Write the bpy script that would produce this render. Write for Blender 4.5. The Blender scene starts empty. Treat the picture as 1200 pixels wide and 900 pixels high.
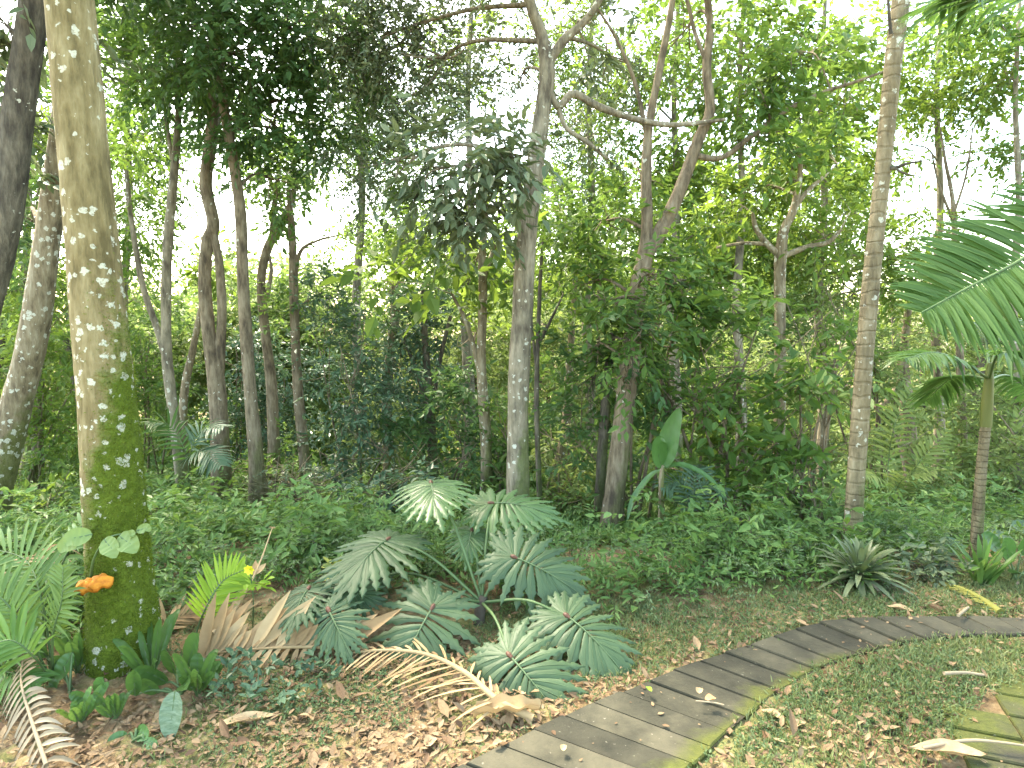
import bpy, math
import numpy as np
from mathutils import Vector
R = math.radians
rng = np.random.default_rng(11)
scene = bpy.context.scene
COL = scene.collection

# ------------------------------------------------------------------ camera, sky, sun, exposure
W0, H0, FPX = 1200.0, 900.0, 715.0          # photo size and focal length in photo pixels
PITCH, CAMH = R(6.0), 1.6
cam = bpy.data.cameras.new('camera'); cam_o = bpy.data.objects.new('camera', cam); COL.objects.link(cam_o)
cam.sensor_fit = 'HORIZONTAL'; cam.sensor_width = 36.0; cam.lens = 36.0 * FPX / W0
cam.clip_start = 0.05; cam.clip_end = 500
cam_o.location = (0, 0, CAMH); cam_o.rotation_euler = (R(90) - PITCH, 0, 0)
scene.camera = cam_o

SUN_EL, SUN_AZ = R(55), R(-40)              # soft high sun, front left, azimuth clockwise from +Y
world = bpy.data.worlds.new('World'); scene.world = world; world.use_nodes = True
wn = world.node_tree; bg = wn.nodes['Background']
sky = wn.nodes.new('ShaderNodeTexSky'); sky.sky_type = 'NISHITA'; sky.sun_disc = False
sky.sun_elevation = SUN_EL; sky.sun_rotation = SUN_AZ
sky.air_density = 1.0; sky.dust_density = 2.5; sky.ozone_density = 0.8
warm = wn.nodes.new('ShaderNodeMix'); warm.data_type = 'RGBA'; warm.blend_type = 'MULTIPLY'; warm.inputs[0].default_value = 1.0
warm.inputs[7].default_value = (1.07, 1.0, 0.80, 1)          # bright milky overcast: less blue than a clear sky
wn.links.new(sky.outputs[0], warm.inputs[6]); wn.links.new(warm.outputs[2], bg.inputs[0]); bg.inputs[1].default_value = 0.15
sun = bpy.data.lights.new('sun', 'SUN'); sun.energy = 1.5; sun.angle = R(12.0); sun.color = (1.0, 0.90, 0.72)
sun_o = bpy.data.objects.new('sun', sun); COL.objects.link(sun_o)
sd = Vector((math.sin(SUN_AZ) * math.cos(SUN_EL), math.cos(SUN_AZ) * math.cos(SUN_EL), math.sin(SUN_EL)))
sun_o.rotation_euler = (-sd).to_track_quat('-Z', 'Y').to_euler(); sun_o.location = sd * 30
scene.view_settings.view_transform = 'Standard'; scene.view_settings.look = 'None'
scene.view_settings.gamma = 1.0; scene.view_settings.use_curve_mapping = False
scene.view_settings.exposure = 3.65
scene.cycles.max_bounces = 6; scene.cycles.transparent_max_bounces = 8
scene.cycles.transmission_bounces = 3; scene.cycles.diffuse_bounces = 3; scene.cycles.volume_bounces = 1
HAZE_DENSITY = 0.0                          # haze box off; far leaf colours are lightened instead

# ------------------------------------------------------------------ measuring helpers
FWD = np.array([0, math.cos(PITCH), -math.sin(PITCH)]); UP = np.array([0, math.sin(PITCH), math.cos(PITCH)])
CAM = np.array([0, 0, CAMH])

def hgt(x, y):
    x = np.asarray(x, float); y = np.asarray(y, float)
    z = sum(np.interp(y + o, [3.7, 4.2, 5.3, 7, 8, 10, 14, 30], [0, -.03, -.38, -.66, -.86, -1.3, -2.0, -3.5]) for o in (-.3, -.1, .1, .3)) / 4
    return z + 0.012 * np.sin(2.3 * x + 1.1 * y) + 0.010 * np.sin(3.7 * y - 1.9 * x + 1) + 0.02 * np.sin(.9 * x - .6 * y)

def P(px, py, D):                           # point on a photo pixel's ray at Y = D
    d = np.array([(px - 600) / FPX, 0, 0]) + UP * ((450 - py) / FPX) + FWD
    return CAM + d * (D / d[1])

def depth(p): return float(np.dot(np.asarray(p) - CAM, FWD))
def rad_px(p, w):                           # radius of an upright stem that looks w photo pixels wide
    d = depth(p); return w / 2 * d / FPX * d / math.hypot(d, p[0])
def G(px, py):                              # where a photo pixel's ray meets the ground
    d = np.array([(px - 600) / FPX, 0, 0]) + UP * ((450 - py) / FPX) + FWD
    t = 0.5
    for _ in range(4000):
        q = CAM + d * t
        if q[2] <= hgt(q[0], q[1]): return q
        t += 0.01
    return q

def proj(V):
    V = np.asarray(V, float) - CAM
    z = V @ FWD
    return 600 + FPX * V[:, 0] / z, 450 - FPX * (V @ UP) / z

def nrm(v):
    v = np.asarray(v, float); return v / np.maximum(np.linalg.norm(v, axis=-1, keepdims=True), 1e-9)

# ------------------------------------------------------------------ mesh builder
class MB:
    def __init__(s): s.v = []; s.f = []; s.n = 0
    def add(s, V, F, mi=0, smooth=True):
        V = np.asarray(V, float).reshape(-1, 3); F = np.asarray(F, int)
        s.v.append(V); s.f.append((F + s.n, mi, smooth)); s.n += len(V)
    def build(s, name, mats, parent=None, loc=(0, 0, 0)):
        me = bpy.data.meshes.new(name)
        off = np.array(parent.location if parent is not None and parent.parent is None else loc, float)
        if parent is not None and parent.parent is not None: off = np.array(parent.parent.location, float)
        V = np.concatenate(s.v) - off
        me.vertices.add(len(V)); me.vertices.foreach_set('co', V.astype(np.float32).ravel())
        loops = np.concatenate([F.ravel() for F, _, _ in s.f])
        sizes = np.concatenate([np.full(len(F), F.shape[1]) for F, _, _ in s.f])
        starts = np.concatenate([[0], np.cumsum(sizes)[:-1]])
        me.loops.add(len(loops)); me.loops.foreach_set('vertex_index', loops.astype(np.int32))
        me.polygons.add(len(sizes)); me.polygons.foreach_set('loop_start', starts.astype(np.int32))
        me.polygons.foreach_set('material_index', np.concatenate([np.full(len(F), m) for F, m, _ in s.f]).astype(np.int32))
        me.polygons.foreach_set('use_smooth', np.concatenate([np.full(len(F), sm) for F, _, sm in s.f]))
        me.update(calc_edges=True); me.validate()
        for m in (mats if isinstance(mats, (list, tuple)) else [mats]): me.materials.append(m)
        o = bpy.data.objects.new(name, me); COL.objects.link(o)
        if parent is not None: o.parent = parent
        else: o.location = off
        return o

def tag(o, label=None, cat=None, group=None, kind=None):
    if label: o['label'] = label
    if cat: o['category'] = cat
    if group: o['group'] = group
    if kind: o['kind'] = kind
    return o

def thing(name, label, cat, loc, group=None):
    o = bpy.data.objects.new(name, None); COL.objects.link(o); o.location = loc
    o.empty_display_size = 0.1
    return tag(o, label, cat, group)

def smooth_path(pts, rad, per=6):
    pts = np.asarray(pts, float); rad = np.asarray(rad, float)
    if len(pts) < 3:
        t = np.linspace(0, 1, per + 1)[:, None]
        return pts[0] * (1 - t) + pts[-1] * t, rad[0] * (1 - t[:, 0]) + rad[-1] * t[:, 0]
    p = np.vstack([2 * pts[0] - pts[1], pts, 2 * pts[-1] - pts[-2]])
    out = []; ro = []
    for i in range(1, len(p) - 2):
        for k in range(per):
            t = k / per; a, b, c, d = p[i - 1], p[i], p[i + 1], p[i + 2]
            out.append(0.5 * (2 * b + (c - a) * t + (2 * a - 5 * b + 4 * c - d) * t * t + (3 * b - a - 3 * c + d) * t ** 3))
            ro.append(rad[i - 1] * (1 - t) + rad[i] * t)
    out.append(pts[-1]); ro.append(rad[-1])
    return np.array(out), np.array(ro)

def tube(mb, pts, rad, sides=10, per=6, wob=0.0, mi=0, cap=True, raw=False):
    if not raw: pts, rad = smooth_path(pts, rad, per)
    n = len(pts)
    T = nrm(np.gradient(pts, axis=0))
    ref = np.array([1.0, 0, 0]) if abs(T[0][0]) < 0.9 else np.array([0, 1.0, 0])
    a = nrm(np.cross(T[0], ref)); V = []
    ang = np.arange(sides) * 2 * math.pi / sides
    ph = rng.random(4) * 6.28
    for i in range(n):
        a = nrm(a - T[i] * np.dot(a, T[i])); b = np.cross(T[i], a)
        r = rad[i] * np.ones(sides)
        if wob:
            r = r * (1 + wob * (0.5 * np.sin(2 * ang + ph[0] + i * .21) + 0.4 * np.sin(3 * ang + ph[1] - i * .13)
                     + 0.35 * np.sin(5 * ang + ph[2] + i * .07) + 0.3 * np.sin(i * .55 + ph[3])) + wob * 0.3 * rng.normal(size=sides))
        V.append(pts[i] + np.cos(ang)[:, None] * a * r[:, None] + np.sin(ang)[:, None] * b * r[:, None])
    V = np.vstack(V)
    i = np.arange(n - 1)[:, None] * sides; j = np.arange(sides)[None, :]; k = (j + 1) % sides
    F = np.stack([i + j, i + k, i + sides + k, i + sides + j], -1).reshape(-1, 4)
    mb.add(V, F, mi)
    if cap:
        for base, c in ((0, pts[0]), ((n - 1) * sides, pts[-1])):
            VV = np.vstack([V[base:base + sides], c]); jj = np.arange(sides)
            mb.add(VV, np.stack([jj, (jj + 1) % sides, np.full(sides, sides)], -1), mi)

# ------------------------------------------------------------------ leaves
def leaf_quads(B, D, N, L, Wd, fold=0.18, curl=0.0):
    """six-point leaves folded on the midrib. B base, D direction, N normal, L length, Wd half width"""
    D = nrm(D); S = nrm(np.cross(D, N)); N = np.cross(S, D)
    L = L[:, None]; Wd = Wd[:, None]
    up = N * Wd * fold * 2
    c = -N * L * curl
    v0 = B; v5 = B + D * L + c
    a = B + D * L * 0.32; b = B + D * L * 0.70 + c * 0.45
    V = np.stack([v0, a + S * Wd + up, b + S * Wd * .72 + up * .7, v5, b - S * Wd * .72 + up * .7, a - S * Wd + up], 1)
    n = len(B); o = np.arange(n)[:, None] * 6
    F = np.concatenate([o + np.array([[0, 1, 2, 3]]), o + np.array([[0, 3, 4, 5]])])
    return V.reshape(-1, 3), F

def sprays(mb, base, direc, twig, K, L, wr, droop=0.25, mi=0, twmi=None, flat=0.6, jit=0.35, tw_r=0.003):
    """twigs with K alternate leaves each"""
    n = len(base)
    t = nrm(direc); up = np.array([0, 0, 1.0])
    s = nrm(np.cross(t, up) + 1e-4); nn = np.cross(s, t)
    twl = twig * (0.7 + 0.6 * rng.random(n))
    Bs = []; Ds = []; Ns = []
    for k in range(K):
        u = (k + 0.6) / K
        sg = 1 if k % 2 else -1
        pos = base + t * (twl * u)[:, None] - up * (droop * twl * u * u)[:, None]
        along = 0.55 if k < K - 1 else 2.5
        d = t * along + s * sg * 0.8 + rng.normal(size=(n, 3)) * jit - up * droop
        Bs.append(pos); Ds.append(d)
        Ns.append(nn * (1 - flat) + up * flat + rng.normal(size=(n, 3)) * jit)
    B = np.concatenate(Bs); Dv = np.concatenate(Ds); Nv = np.concatenate(Ns)
    LL = L * (0.6 + 0.7 * rng.random(len(B)))
    V, F = leaf_quads(B, Dv, nrm(Nv), LL, LL * wr * 0.5, curl=0.08)
    mb.add(V, F, mi, False)
    if twmi is not None:                                        # thin three-sided twig
        e = base + t * twl[:, None] - up * (droop * twl)[:, None]
        ring = [nn * tw_r, (-.5 * nn + .86 * s) * tw_r, (-.5 * nn - .86 * s) * tw_r]
        V = np.stack([base + r for r in ring] + [e], 1).reshape(-1, 3)
        o = np.arange(n)[:, None] * 4
        F = np.concatenate([o + np.array([[0, 1, 3]]), o + np.array([[1, 2, 3]]), o + np.array([[2, 0, 3]])])
        mb.add(V, F, twmi, False)

# ------------------------------------------------------------------ materials
def new_mat(name):
    m = bpy.data.materials.new(name); m.use_nodes = True
    nt = m.node_tree
    return m, nt, nt.nodes['Principled BSDF'], nt.nodes['Material Output']

def node(nt, typ, **kw):
    n = nt.nodes.new(typ)
    for k, v in kw.items():
        if k.startswith('i_'): n.inputs[k[2:]].default_value = v
        else: setattr(n, k, v)
    return n

def ramp(nt, fac, stops, interp='LINEAR'):
    r = nt.nodes.new('ShaderNodeValToRGB'); r.color_ramp.interpolation = interp
    el = r.color_ramp.elements
    while len(el) < len(stops): el.new(0.5)
    for e, (p, c) in zip(el, stops): e.position = p; e.color = (*c, 1) if len(c) == 3 else c
    nt.links.new(fac, r.inputs[0]); return r.outputs[0]

def noise(nt, vec, scale, detail=4, rough=0.55):
    n = node(nt, 'ShaderNodeTexNoise'); n.inputs['Scale'].default_value = scale
    n.inputs['Detail'].default_value = detail; n.inputs['Roughness'].default_value = rough
    nt.links.new(vec, n.inputs['Vector']); return n.outputs['Fac']

def mixc(nt, fac, a, b):
    m = node(nt, 'ShaderNodeMix', data_type='RGBA')
    for sock, v in ((m.inputs[0], fac), (m.inputs[6], a), (m.inputs[7], b)):
        if isinstance(v, (int, float)): sock.default_value = v
        elif isinstance(v, tuple): sock.default_value = (*v, 1)
        else: nt.links.new(v, sock)
    return m.outputs[2]

def math_n(nt, op, a, b=None, clamp=False):
    m = node(nt, 'ShaderNodeMath', operation=op, use_clamp=clamp)
    for s, v in ((m.inputs[0], a), (m.inputs[1], b)):
        if v is None: continue
        if isinstance(v, (int, float)): s.default_value = v
        else: nt.links.new(v, s)
    return m.outputs[0]

def texvec(nt, scale=(1, 1, 1), which='Object'):
    tc = node(nt, 'ShaderNodeTexCoord'); mp = node(nt, 'ShaderNodeMapping'); mp.inputs['Scale'].default_value = scale
    nt.links.new(tc.outputs[which], mp.inputs[0]); return mp.outputs[0]

def bump(nt, bsdf, h, strength=0.5, dist=0.01):
    b = node(nt, 'ShaderNodeBump'); b.inputs['Strength'].default_value = strength; b.inputs['Distance'].default_value = dist
    nt.links.new(h, b.inputs['Height']); nt.links.new(b.outputs[0], bsdf.inputs['Normal'])

def leaf_mat(name, cols, trans=0.35, rough=0.5, spec=0.22, tcol=None, patch=1.6):
    m, nt, bs, out = new_mat(name)
    geo = node(nt, 'ShaderNodeNewGeometry')
    nz = noise(nt, texvec(nt), patch, 2)
    f = math_n(nt, 'ADD', math_n(nt, 'MULTIPLY', geo.outputs['Random Per Island'], 0.65), math_n(nt, 'MULTIPLY', math_n(nt, 'SUBTRACT', nz, 0.32), 0.9))
    c = ramp(nt, f, [(i / (len(cols) - 1), k) for i, k in enumerate(cols)])
    nt.links.new(c, bs.inputs['Base Color']); bs.inputs['Roughness'].default_value = rough
    bs.inputs['Specular IOR Level'].default_value = spec
    tr = node(nt, 'ShaderNodeBsdfTranslucent')
    tint = mixc(nt, 0.5, c, tcol or (0.16, 0.24, 0.03))
    nt.links.new(tint, tr.inputs[0])
    mx = node(nt, 'ShaderNodeMixShader'); mx.inputs[0].default_value = trans
    nt.links.new(bs.outputs[0], mx.inputs[1]); nt.links.new(tr.outputs[0], mx.inputs[2]); nt.links.new(mx.outputs[0], out.inputs[0])
    return m

def bark_mat(name, base, dark, light, lichen=0.2, moss=0.0, lich_col=(0.52, 0.52, 0.44), moss_col=(0.10, 0.14, 0.02), moss_z=1.0,
             moss_dir=(1, 0, 0), rings=0.0, scale=1.0, lich_scale=20.0):
    m, nt, bs, out = new_mat(name)
    v = texvec(nt, (1, 1, 0.22)); v1 = texvec(nt)
    n1 = noise(nt, v, 26 * scale, 6, 0.65); n2 = noise(nt, v1, 3.5 * scale, 4)
    f = math_n(nt, 'ADD', math_n(nt, 'MULTIPLY', n1, 0.6), math_n(nt, 'MULTIPLY', n2, 0.4))
    c = ramp(nt, f, [(0.38, dark), (0.5, base), (0.62, light)])
    h = n1
    if rings:
        w = node(nt, 'ShaderNodeTexWave', bands_direction='Z', wave_type='BANDS')
        w.inputs['Scale'].default_value = rings; w.inputs['Distortion'].default_value = 3.0; w.inputs['Detail'].default_value = 3
        w.inputs['Detail Scale'].default_value = 2.0
        nt.links.new(v1, w.inputs['Vector'])
        rf = ramp(nt, w.outputs['Fac'], [(0.0, (.0, .0, .0)), (0.18, (1, 1, 1))])
        c = mixc(nt, math_n(nt, 'MULTIPLY', math_n(nt, 'SUBTRACT', 1.0, rf), 0.22), c, dark)
        h = math_n(nt, 'ADD', n1, math_n(nt, 'MULTIPLY', rf, 0.2))
    if moss:
        tc = node(nt, 'ShaderNodeTexCoord'); sep = node(nt, 'ShaderNodeSeparateXYZ'); nt.links.new(tc.outputs['Object'], sep.inputs[0])
        geo = node(nt, 'ShaderNodeNewGeometry')
        dp = node(nt, 'ShaderNodeVectorMath', operation='DOT_PRODUCT'); nt.links.new(geo.outputs['Normal'], dp.inputs[0]); dp.inputs[1].default_value = nrm(np.array(moss_dir))
        zz = math_n(nt, 'SUBTRACT', 1.0, math_n(nt, 'DIVIDE', sep.outputs['Z'], moss_z))
        mm = math_n(nt, 'ADD', math_n(nt, 'ADD', math_n(nt, 'SUBTRACT', math_n(nt, 'MULTIPLY', zz, 1.1), 0.25), math_n(nt, 'MULTIPLY', dp.outputs['Value'], 0.55)),
                    math_n(nt, 'MULTIPLY', math_n(nt, 'SUBTRACT', noise(nt, v1, 7, 6, .6), 0.5), 1.3))
        mf = math_n(nt, 'MULTIPLY', ramp(nt, mm, [(0.10, (0, 0, 0)), (0.42, (1, 1, 1))]), moss)
        mcol = mixc(nt, noise(nt, v1, 30, 4), tuple(x * 0.3 for x in moss_col), tuple(x * 1.5 for x in moss_col))
        c = mixc(nt, mf, c, mcol)
        h = math_n(nt, 'ADD', h, math_n(nt, 'MULTIPLY', mf, noise(nt, v1, 90, 3)))
    if lichen:
        nzc = node(nt, 'ShaderNodeTexNoise'); nzc.inputs['Scale'].default_value = lich_scale * 2.2; nt.links.new(v1, nzc.inputs['Vector'])
        va = node(nt, 'ShaderNodeVectorMath', operation='MULTIPLY_ADD'); nt.links.new(nzc.outputs['Color'], va.inputs[0])
        va.inputs[1].default_value = (.9 / lich_scale,) * 3; nt.links.new(v1, va.inputs[2])
        vo = node(nt, 'ShaderNodeTexVoronoi'); vo.inputs['Scale'].default_value = lich_scale; nt.links.new(va.outputs[0], vo.inputs['Vector'])
        sc_ = node(nt, 'ShaderNodeSeparateColor'); nt.links.new(vo.outputs['Color'], sc_.inputs[0])
        rr = math_n(nt, 'MULTIPLY', math_n(nt, 'SUBTRACT', math_n(nt, 'MULTIPLY', sc_.outputs[0], noise(nt, v1, 2.6, 2)), 0.46 - lichen), 1.25)
        lm = ramp(nt, math_n(nt, 'SUBTRACT', rr, vo.outputs['Distance']), [(0.0, (0, 0, 0)), (0.06, (1, 1, 1))])
        lm = math_n(nt, 'MULTIPLY', lm, ramp(nt, noise(nt, v1, lich_scale * 4, 3), [(.32, (.35, .35, .35)), (.5, (1, 1, 1))]))
        c = mixc(nt, math_n(nt, 'MULTIPLY', lm, 0.85), c, lich_col)
    nt.links.new(c, bs.inputs['Base Color']); bs.inputs['Roughness'].default_value = 0.9; bs.inputs['Specular IOR Level'].default_value = 0.2
    bump(nt, bs, h, 1.0, 0.03)
    return m

def plain_mat(name, cols, scale=8.0, rough=0.8, stretch=(1, 1, 1), trans=0.0, bmp=0.3, island=False, spec=0.3):
    m, nt, bs, out = new_mat(name)
    n1 = noise(nt, texvec(nt, stretch), scale, 5, 0.6); f = n1
    if island:
        geo = node(nt, 'ShaderNodeNewGeometry')
        f = math_n(nt, 'ADD', math_n(nt, 'MULTIPLY', geo.outputs['Random Per Island'], 0.75), math_n(nt, 'MULTIPLY', math_n(nt, 'SUBTRACT', n1, 0.3), 0.6))
    c = ramp(nt, f, [((i / (len(cols) - 1)) if island else 0.3 + 0.4 * i / (len(cols) - 1), k) for i, k in enumerate(cols)])
    nt.links.new(c, bs.inputs['Base Color']); bs.inputs['Roughness'].default_value = rough; bs.inputs['Specular IOR Level'].default_value = spec
    if bmp: bump(nt, bs, n1, bmp, 0.01)
    if trans:
        tr = node(nt, 'ShaderNodeBsdfTranslucent'); nt.links.new(c, tr.inputs[0])
        mx = node(nt, 'ShaderNodeMixShader'); mx.inputs[0].default_value = trans
        nt.links.new(bs.outputs[0], mx.inputs[1]); nt.links.new(tr.outputs[0], mx.inputs[2]); nt.links.new(mx.outputs[0], out.inputs[0])
    return m

M = {}
M['dark'] = leaf_mat('dark_green_leaves', [(.040, .088, .030), (.066, .132, .042), (.098, .17, .054)], 0.40, tcol=(.10, .17, .03))
M['mid'] = leaf_mat('mid_green_leaves', [(.050, .110, .022), (.086, .162, .036), (.125, .21, .054)], 0.48)
M['light'] = leaf_mat('light_green_leaves', [(.058, .120, .020), (.098, .17, .032), (.15, .22, .055)], 0.52, tcol=(.22, .30, .03))
M['pale'] = leaf_mat('pale_green_leaves', [(.11, .17, .045), (.16, .22, .065), (.23, .29, .11)], 0.50, tcol=(.22, .27, .06))  # paleness of sunlit, hazy foliage is put into this leaf colour
M['grey'] = leaf_mat('grey_green_leaves', [(.070, .100, .055), (.105, .140, .075), (.16, .19, .105)], 0.25, 0.36, tcol=(.10, .15, .04))
M['blue'] = leaf_mat('blue_green_leaves', [(.044, .086, .046), (.072, .124, .066), (.105, .165, .095)], 0.25, 0.36, tcol=(.08, .15, .05))
M['weed'] = leaf_mat('weed_leaves', [(.066, .135, .034), (.105, .19, .052), (.155, .245, .080)], 0.35)
M['cover_'] = leaf_mat('feathery_seedling_leaves', [(.07, .12, .05), (.11, .165, .075), (.16, .22, .11)], .35)
M['lime'] = leaf_mat('lime_green_leaves', [(.12, .22, .02), (.20, .32, .03), (.28, .38, .06)], 0.45, tcol=(.30, .42, .03))
M['palm'] = leaf_mat('palm_leaflets', [(.042, .092, .022), (.068, .132, .034), (.105, .175, .05)], 0.45, 0.35, tcol=(.10, .20, .03), patch=.8)
M['philo'] = leaf_mat('philodendron_blade', [(.030, .060, .024), (.046, .084, .034), (.066, .110, .048)], 0.22, 0.5, 0.35, tcol=(.10, .18, .06), patch=2.5)
M['philo_young'] = leaf_mat('young_philodendron_blade', [(.050, .105, .034), (.074, .14, .046), (.10, .17, .06)], 0.32, 0.38, 0.5, patch=2.5)
M['palmlight'] = leaf_mat('young_palm_leaflets', [(.07, .13, .035), (.11, .19, .05), (.16, .25, .08)], 0.4, 0.45, 0.3)
M['vine'] = leaf_mat('vine_leaves', [(.12, .18, .05), (.16, .23, .07), (.20, .27, .09)], 0.3, 0.5, 0.3)
M['strap'] = leaf_mat('strap_leaves', [(.06, .13, .03), (.095, .185, .045), (.14, .24, .07)], 0.35, 0.35)
M['brom'] = leaf_mat('rosette_leaves', [(.060, .085, .040), (.10, .13, .065), (.17, .20, .11)], 0.18, 0.35)
M['twig'] = plain_mat('twig_bark', [(.035, .028, .02), (.09, .075, .055)], 20)
M['stalk'] = plain_mat('green_stalk', [(.05, .085, .03), (.09, .14, .05)], 12, 0.5)
M['vein'] = plain_mat('pale_leaf_vein', [(.06, .10, .04), (.09, .135, .06)], 20, .5)
M['redstalk'] = plain_mat('red_leaf_joint', [(.07, .03, .018), (.11, .05, .028)], 12, 0.5)
M['dry'] = plain_mat('dry_palm_frond', [(.17, .098, .043), (.31, .21, .10), (.41, .305, .165)], 14, 0.75, (1, 1, 1), 0.15, 0.4, island=True)
M['drygrey'] = plain_mat('weathered_palm_frond', [(.15, .115, .07), (.26, .205, .13), (.36, .29, .20)], 14, 0.8, (1, 1, 1), 0.1, 0.4, island=True)
M['litter'] = plain_mat('fallen_leaves', [(.040, .022, .011), (.105, .060, .030), (.17, .108, .055), (.25, .175, .095), (.125, .083, .045), (.31, .235, .14)], 9, 0.75, (1, 1, 1), 0.1, 0.2, island=True)
M['orange'] = plain_mat('orange_fungus', [(.30, .085, .006), (.54, .22, .015)], 26, 0.75, (1, 1, 2.5), 0, .5)
M['yellow'] = plain_mat('yellow_petals', [(.65, .60, .02), (.75, .72, .08)], 20, 0.6, trans=0.3)
M['spot'] = leaf_mat('yellow_spotted_leaves', [(.05, .10, .02), (.28, .30, .06), (.45, .44, .14)], 0.3)
# barks
M['bark_big'] = bark_mat('mossy_pale_bark', (.190, .152, .070), (.10, .08, .034), (.285, .238, .125), 0.36, 1.0, (.50, .50, .40), (.105, .150, .014), 1.5, (0.95, -0.25, 0), 0.0, 1.0, 24)
M['bark_grey'] = bark_mat('grey_brown_bark', (.19, .165, .115), (.085, .07, .052), (.30, .26, .19), 0.25, 0.6, moss_z=1.2, scale=1.0)
M['bark_dark'] = bark_mat('dark_bark', (.085, .074, .056), (.038, .032, .026), (.155, .135, .10), 0.1, 0.4, moss_z=1.5)
M['bark_brown'] = bark_mat('brown_bark', (.165, .130, .085), (.07, .055, .038), (.26, .215, .15), 0.12, 0.35, moss_z=1.0)
M['bark_tan'] = bark_mat('tan_lichen_bark', (.20, .16, .10), (.09, .07, .045), (.30, .26, .18), 0.35, 0.6, moss_z=1.2)
M['bark_palm'] = bark_mat('ringed_palm_bark', (.20, .165, .10), (.11, .09, .056), (.29, .245, .16), 0.30, 0.3, moss_z=.8, rings=3.5)
M['bark_thinpalm'] = bark_mat('thin_palm_bark', (.15, .125, .075), (.07, .058, .038), (.22, .185, .12), 0.1, 0.3, moss_z=.8, rings=8)
M['shaft'] = plain_mat('green_crownshaft', [(.06, .08, .02), (.11, .12, .03)], 10, 0.5, (1, 1, .2))

# ------------------------------------------------------------------ ground
def axis(lo, hi, fine_lo, fine_hi, step):
    f = np.arange(fine_lo, fine_hi + 1e-6, step)
    g = lambda a, b: a + (b - a) * (np.linspace(0, 1, 26)[1:] ** 2.2)
    return np.concatenate([g(fine_lo, lo)[::-1], f, g(fine_hi, hi)])
gx = axis(-70, 70, -5, 6, 0.05); gy = axis(-70, 70, 0.5, 8, 0.05)
X, Y = np.meshgrid(gx, gy); Z = hgt(X, Y) + 0.006 * rng.normal(size=X.shape)
mb = MB(); nx, ny = len(gx), len(gy)
i = np.arange(ny - 1)[:, None] * nx; j = np.arange(nx - 1)[None, :]
mb.add(np.stack([X, Y, Z], -1), np.stack([i + j, i + j + 1, i + nx + j + 1, i + nx + j], -1).reshape(-1, 4))
m, nt, bs, out = new_mat('forest_soil')
v = texvec(nt)
c = ramp(nt, noise(nt, v, 11, 8, 0.7), [(0.30, (.060, .038, .020)), (0.46, (.15, .10, .052)), (0.58, (.24, .175, .095)), (0.70, (.33, .26, .155))])
gmask = ramp(nt, math_n(nt, 'ADD', math_n(nt, 'MULTIPLY', noise(nt, v, 1.5, 3), .7), math_n(nt, 'MULTIPLY', noise(nt, v, 14, 4), 0.3)), [(0.47, (0, 0, 0)), (0.57, (1, 1, 1))])
c = mixc(nt, math_n(nt, 'MULTIPLY', gmask, 0.75), c, mixc(nt, noise(nt, v, 50, 3), (.08, .10, .03), (.17, .19, .065)))
nt.links.new(c, bs.inputs['Base Color']); bs.inputs['Roughness'].default_value = 0.95; bs.inputs['Specular IOR Level'].default_value = 0.15
bump(nt, bs, noise(nt, v, 40, 6, .7), 0.8, 0.02)
tag(mb.build('ground', m), kind='structure')

# ------------------------------------------------------------------ paved path
far_px = [(330, 1010), (470, 940), (567, 891), (643, 853), (717, 821), (800, 788), (883, 760), (940, 739), (990, 731), (1067, 727), (1200, 728), (1420, 735), (1800, 750)]
near_px = [(560, 1100), (690, 1000), (770, 935), (830, 884), (868, 847), (905, 818), (945, 795), (980, 777), (1020, 765), (1080, 753), (1200, 748), (1420, 757), (1800, 775)]
def gp(l): return np.array([G(*q)[:2] for q in l])
def resample(p, n):
    p3, _ = smooth_path(np.c_[p, np.zeros(len(p))], np.ones(len(p)), 12)
    d = np.r_[0, np.cumsum(np.linalg.norm(np.diff(p3, axis=0), axis=1))]
    u = np.linspace(0, d[-1], n)
    return np.c_[np.interp(u, d, p3[:, 0]), np.interp(u, d, p3[:, 1])], d[-1]
FARE, lf_ = resample(gp(far_px), 400); NEARE, ln_ = resample(gp(near_px), 400)
PLANK = 0.15
NP = int((0.65 * lf_ + 0.35 * ln_) / PLANK)
fe, _ = resample(gp(far_px), NP + 1); ne, _ = resample(gp(near_px), NP + 1)
mb = MB(); PATHTOP = 0.020
def slab(mb, q, z0, z1, bev=0.006):
    q = np.array(q); c = q.mean(0)
    qi = q + nrm(c - q) * bev
    V = np.vstack([np.c_[q, np.full(4, z0)], np.c_[q, z1[:4] - bev], np.c_[qi, z1[:4]]])
    F = [[0, 1, 5, 4], [1, 2, 6, 5], [2, 3, 7, 6], [3, 0, 4, 7], [4, 5, 9, 8], [5, 6, 10, 9], [6, 7, 11, 10], [7, 4, 8, 11], [8, 9, 10, 11]]
    mb.add(V, F, 0, False)
for k in range(NP):
    g0, g1 = 0.035, 0.965
    a = fe[k] * (1 - g0) + fe[k + 1] * g0; b = fe[k] * (1 - g1) + fe[k + 1] * g1
    c_ = ne[k] * (1 - g1) + ne[k + 1] * g1; d = ne[k] * (1 - g0) + ne[k + 1] * g0
    j1, j2 = rng.normal(0, 0.010, 2)
    q = [a + (a - d) * j1, d + (d - a) * j2, c_ + (c_ - b) * j2, b + (b - c_) * j1]
    zz = PATHTOP + rng.normal(0, .0025) + rng.normal(0, .0012, 4) + hgt(*np.array(q).mean(0))
    slab(mb, q, -0.05, zz)
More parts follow.
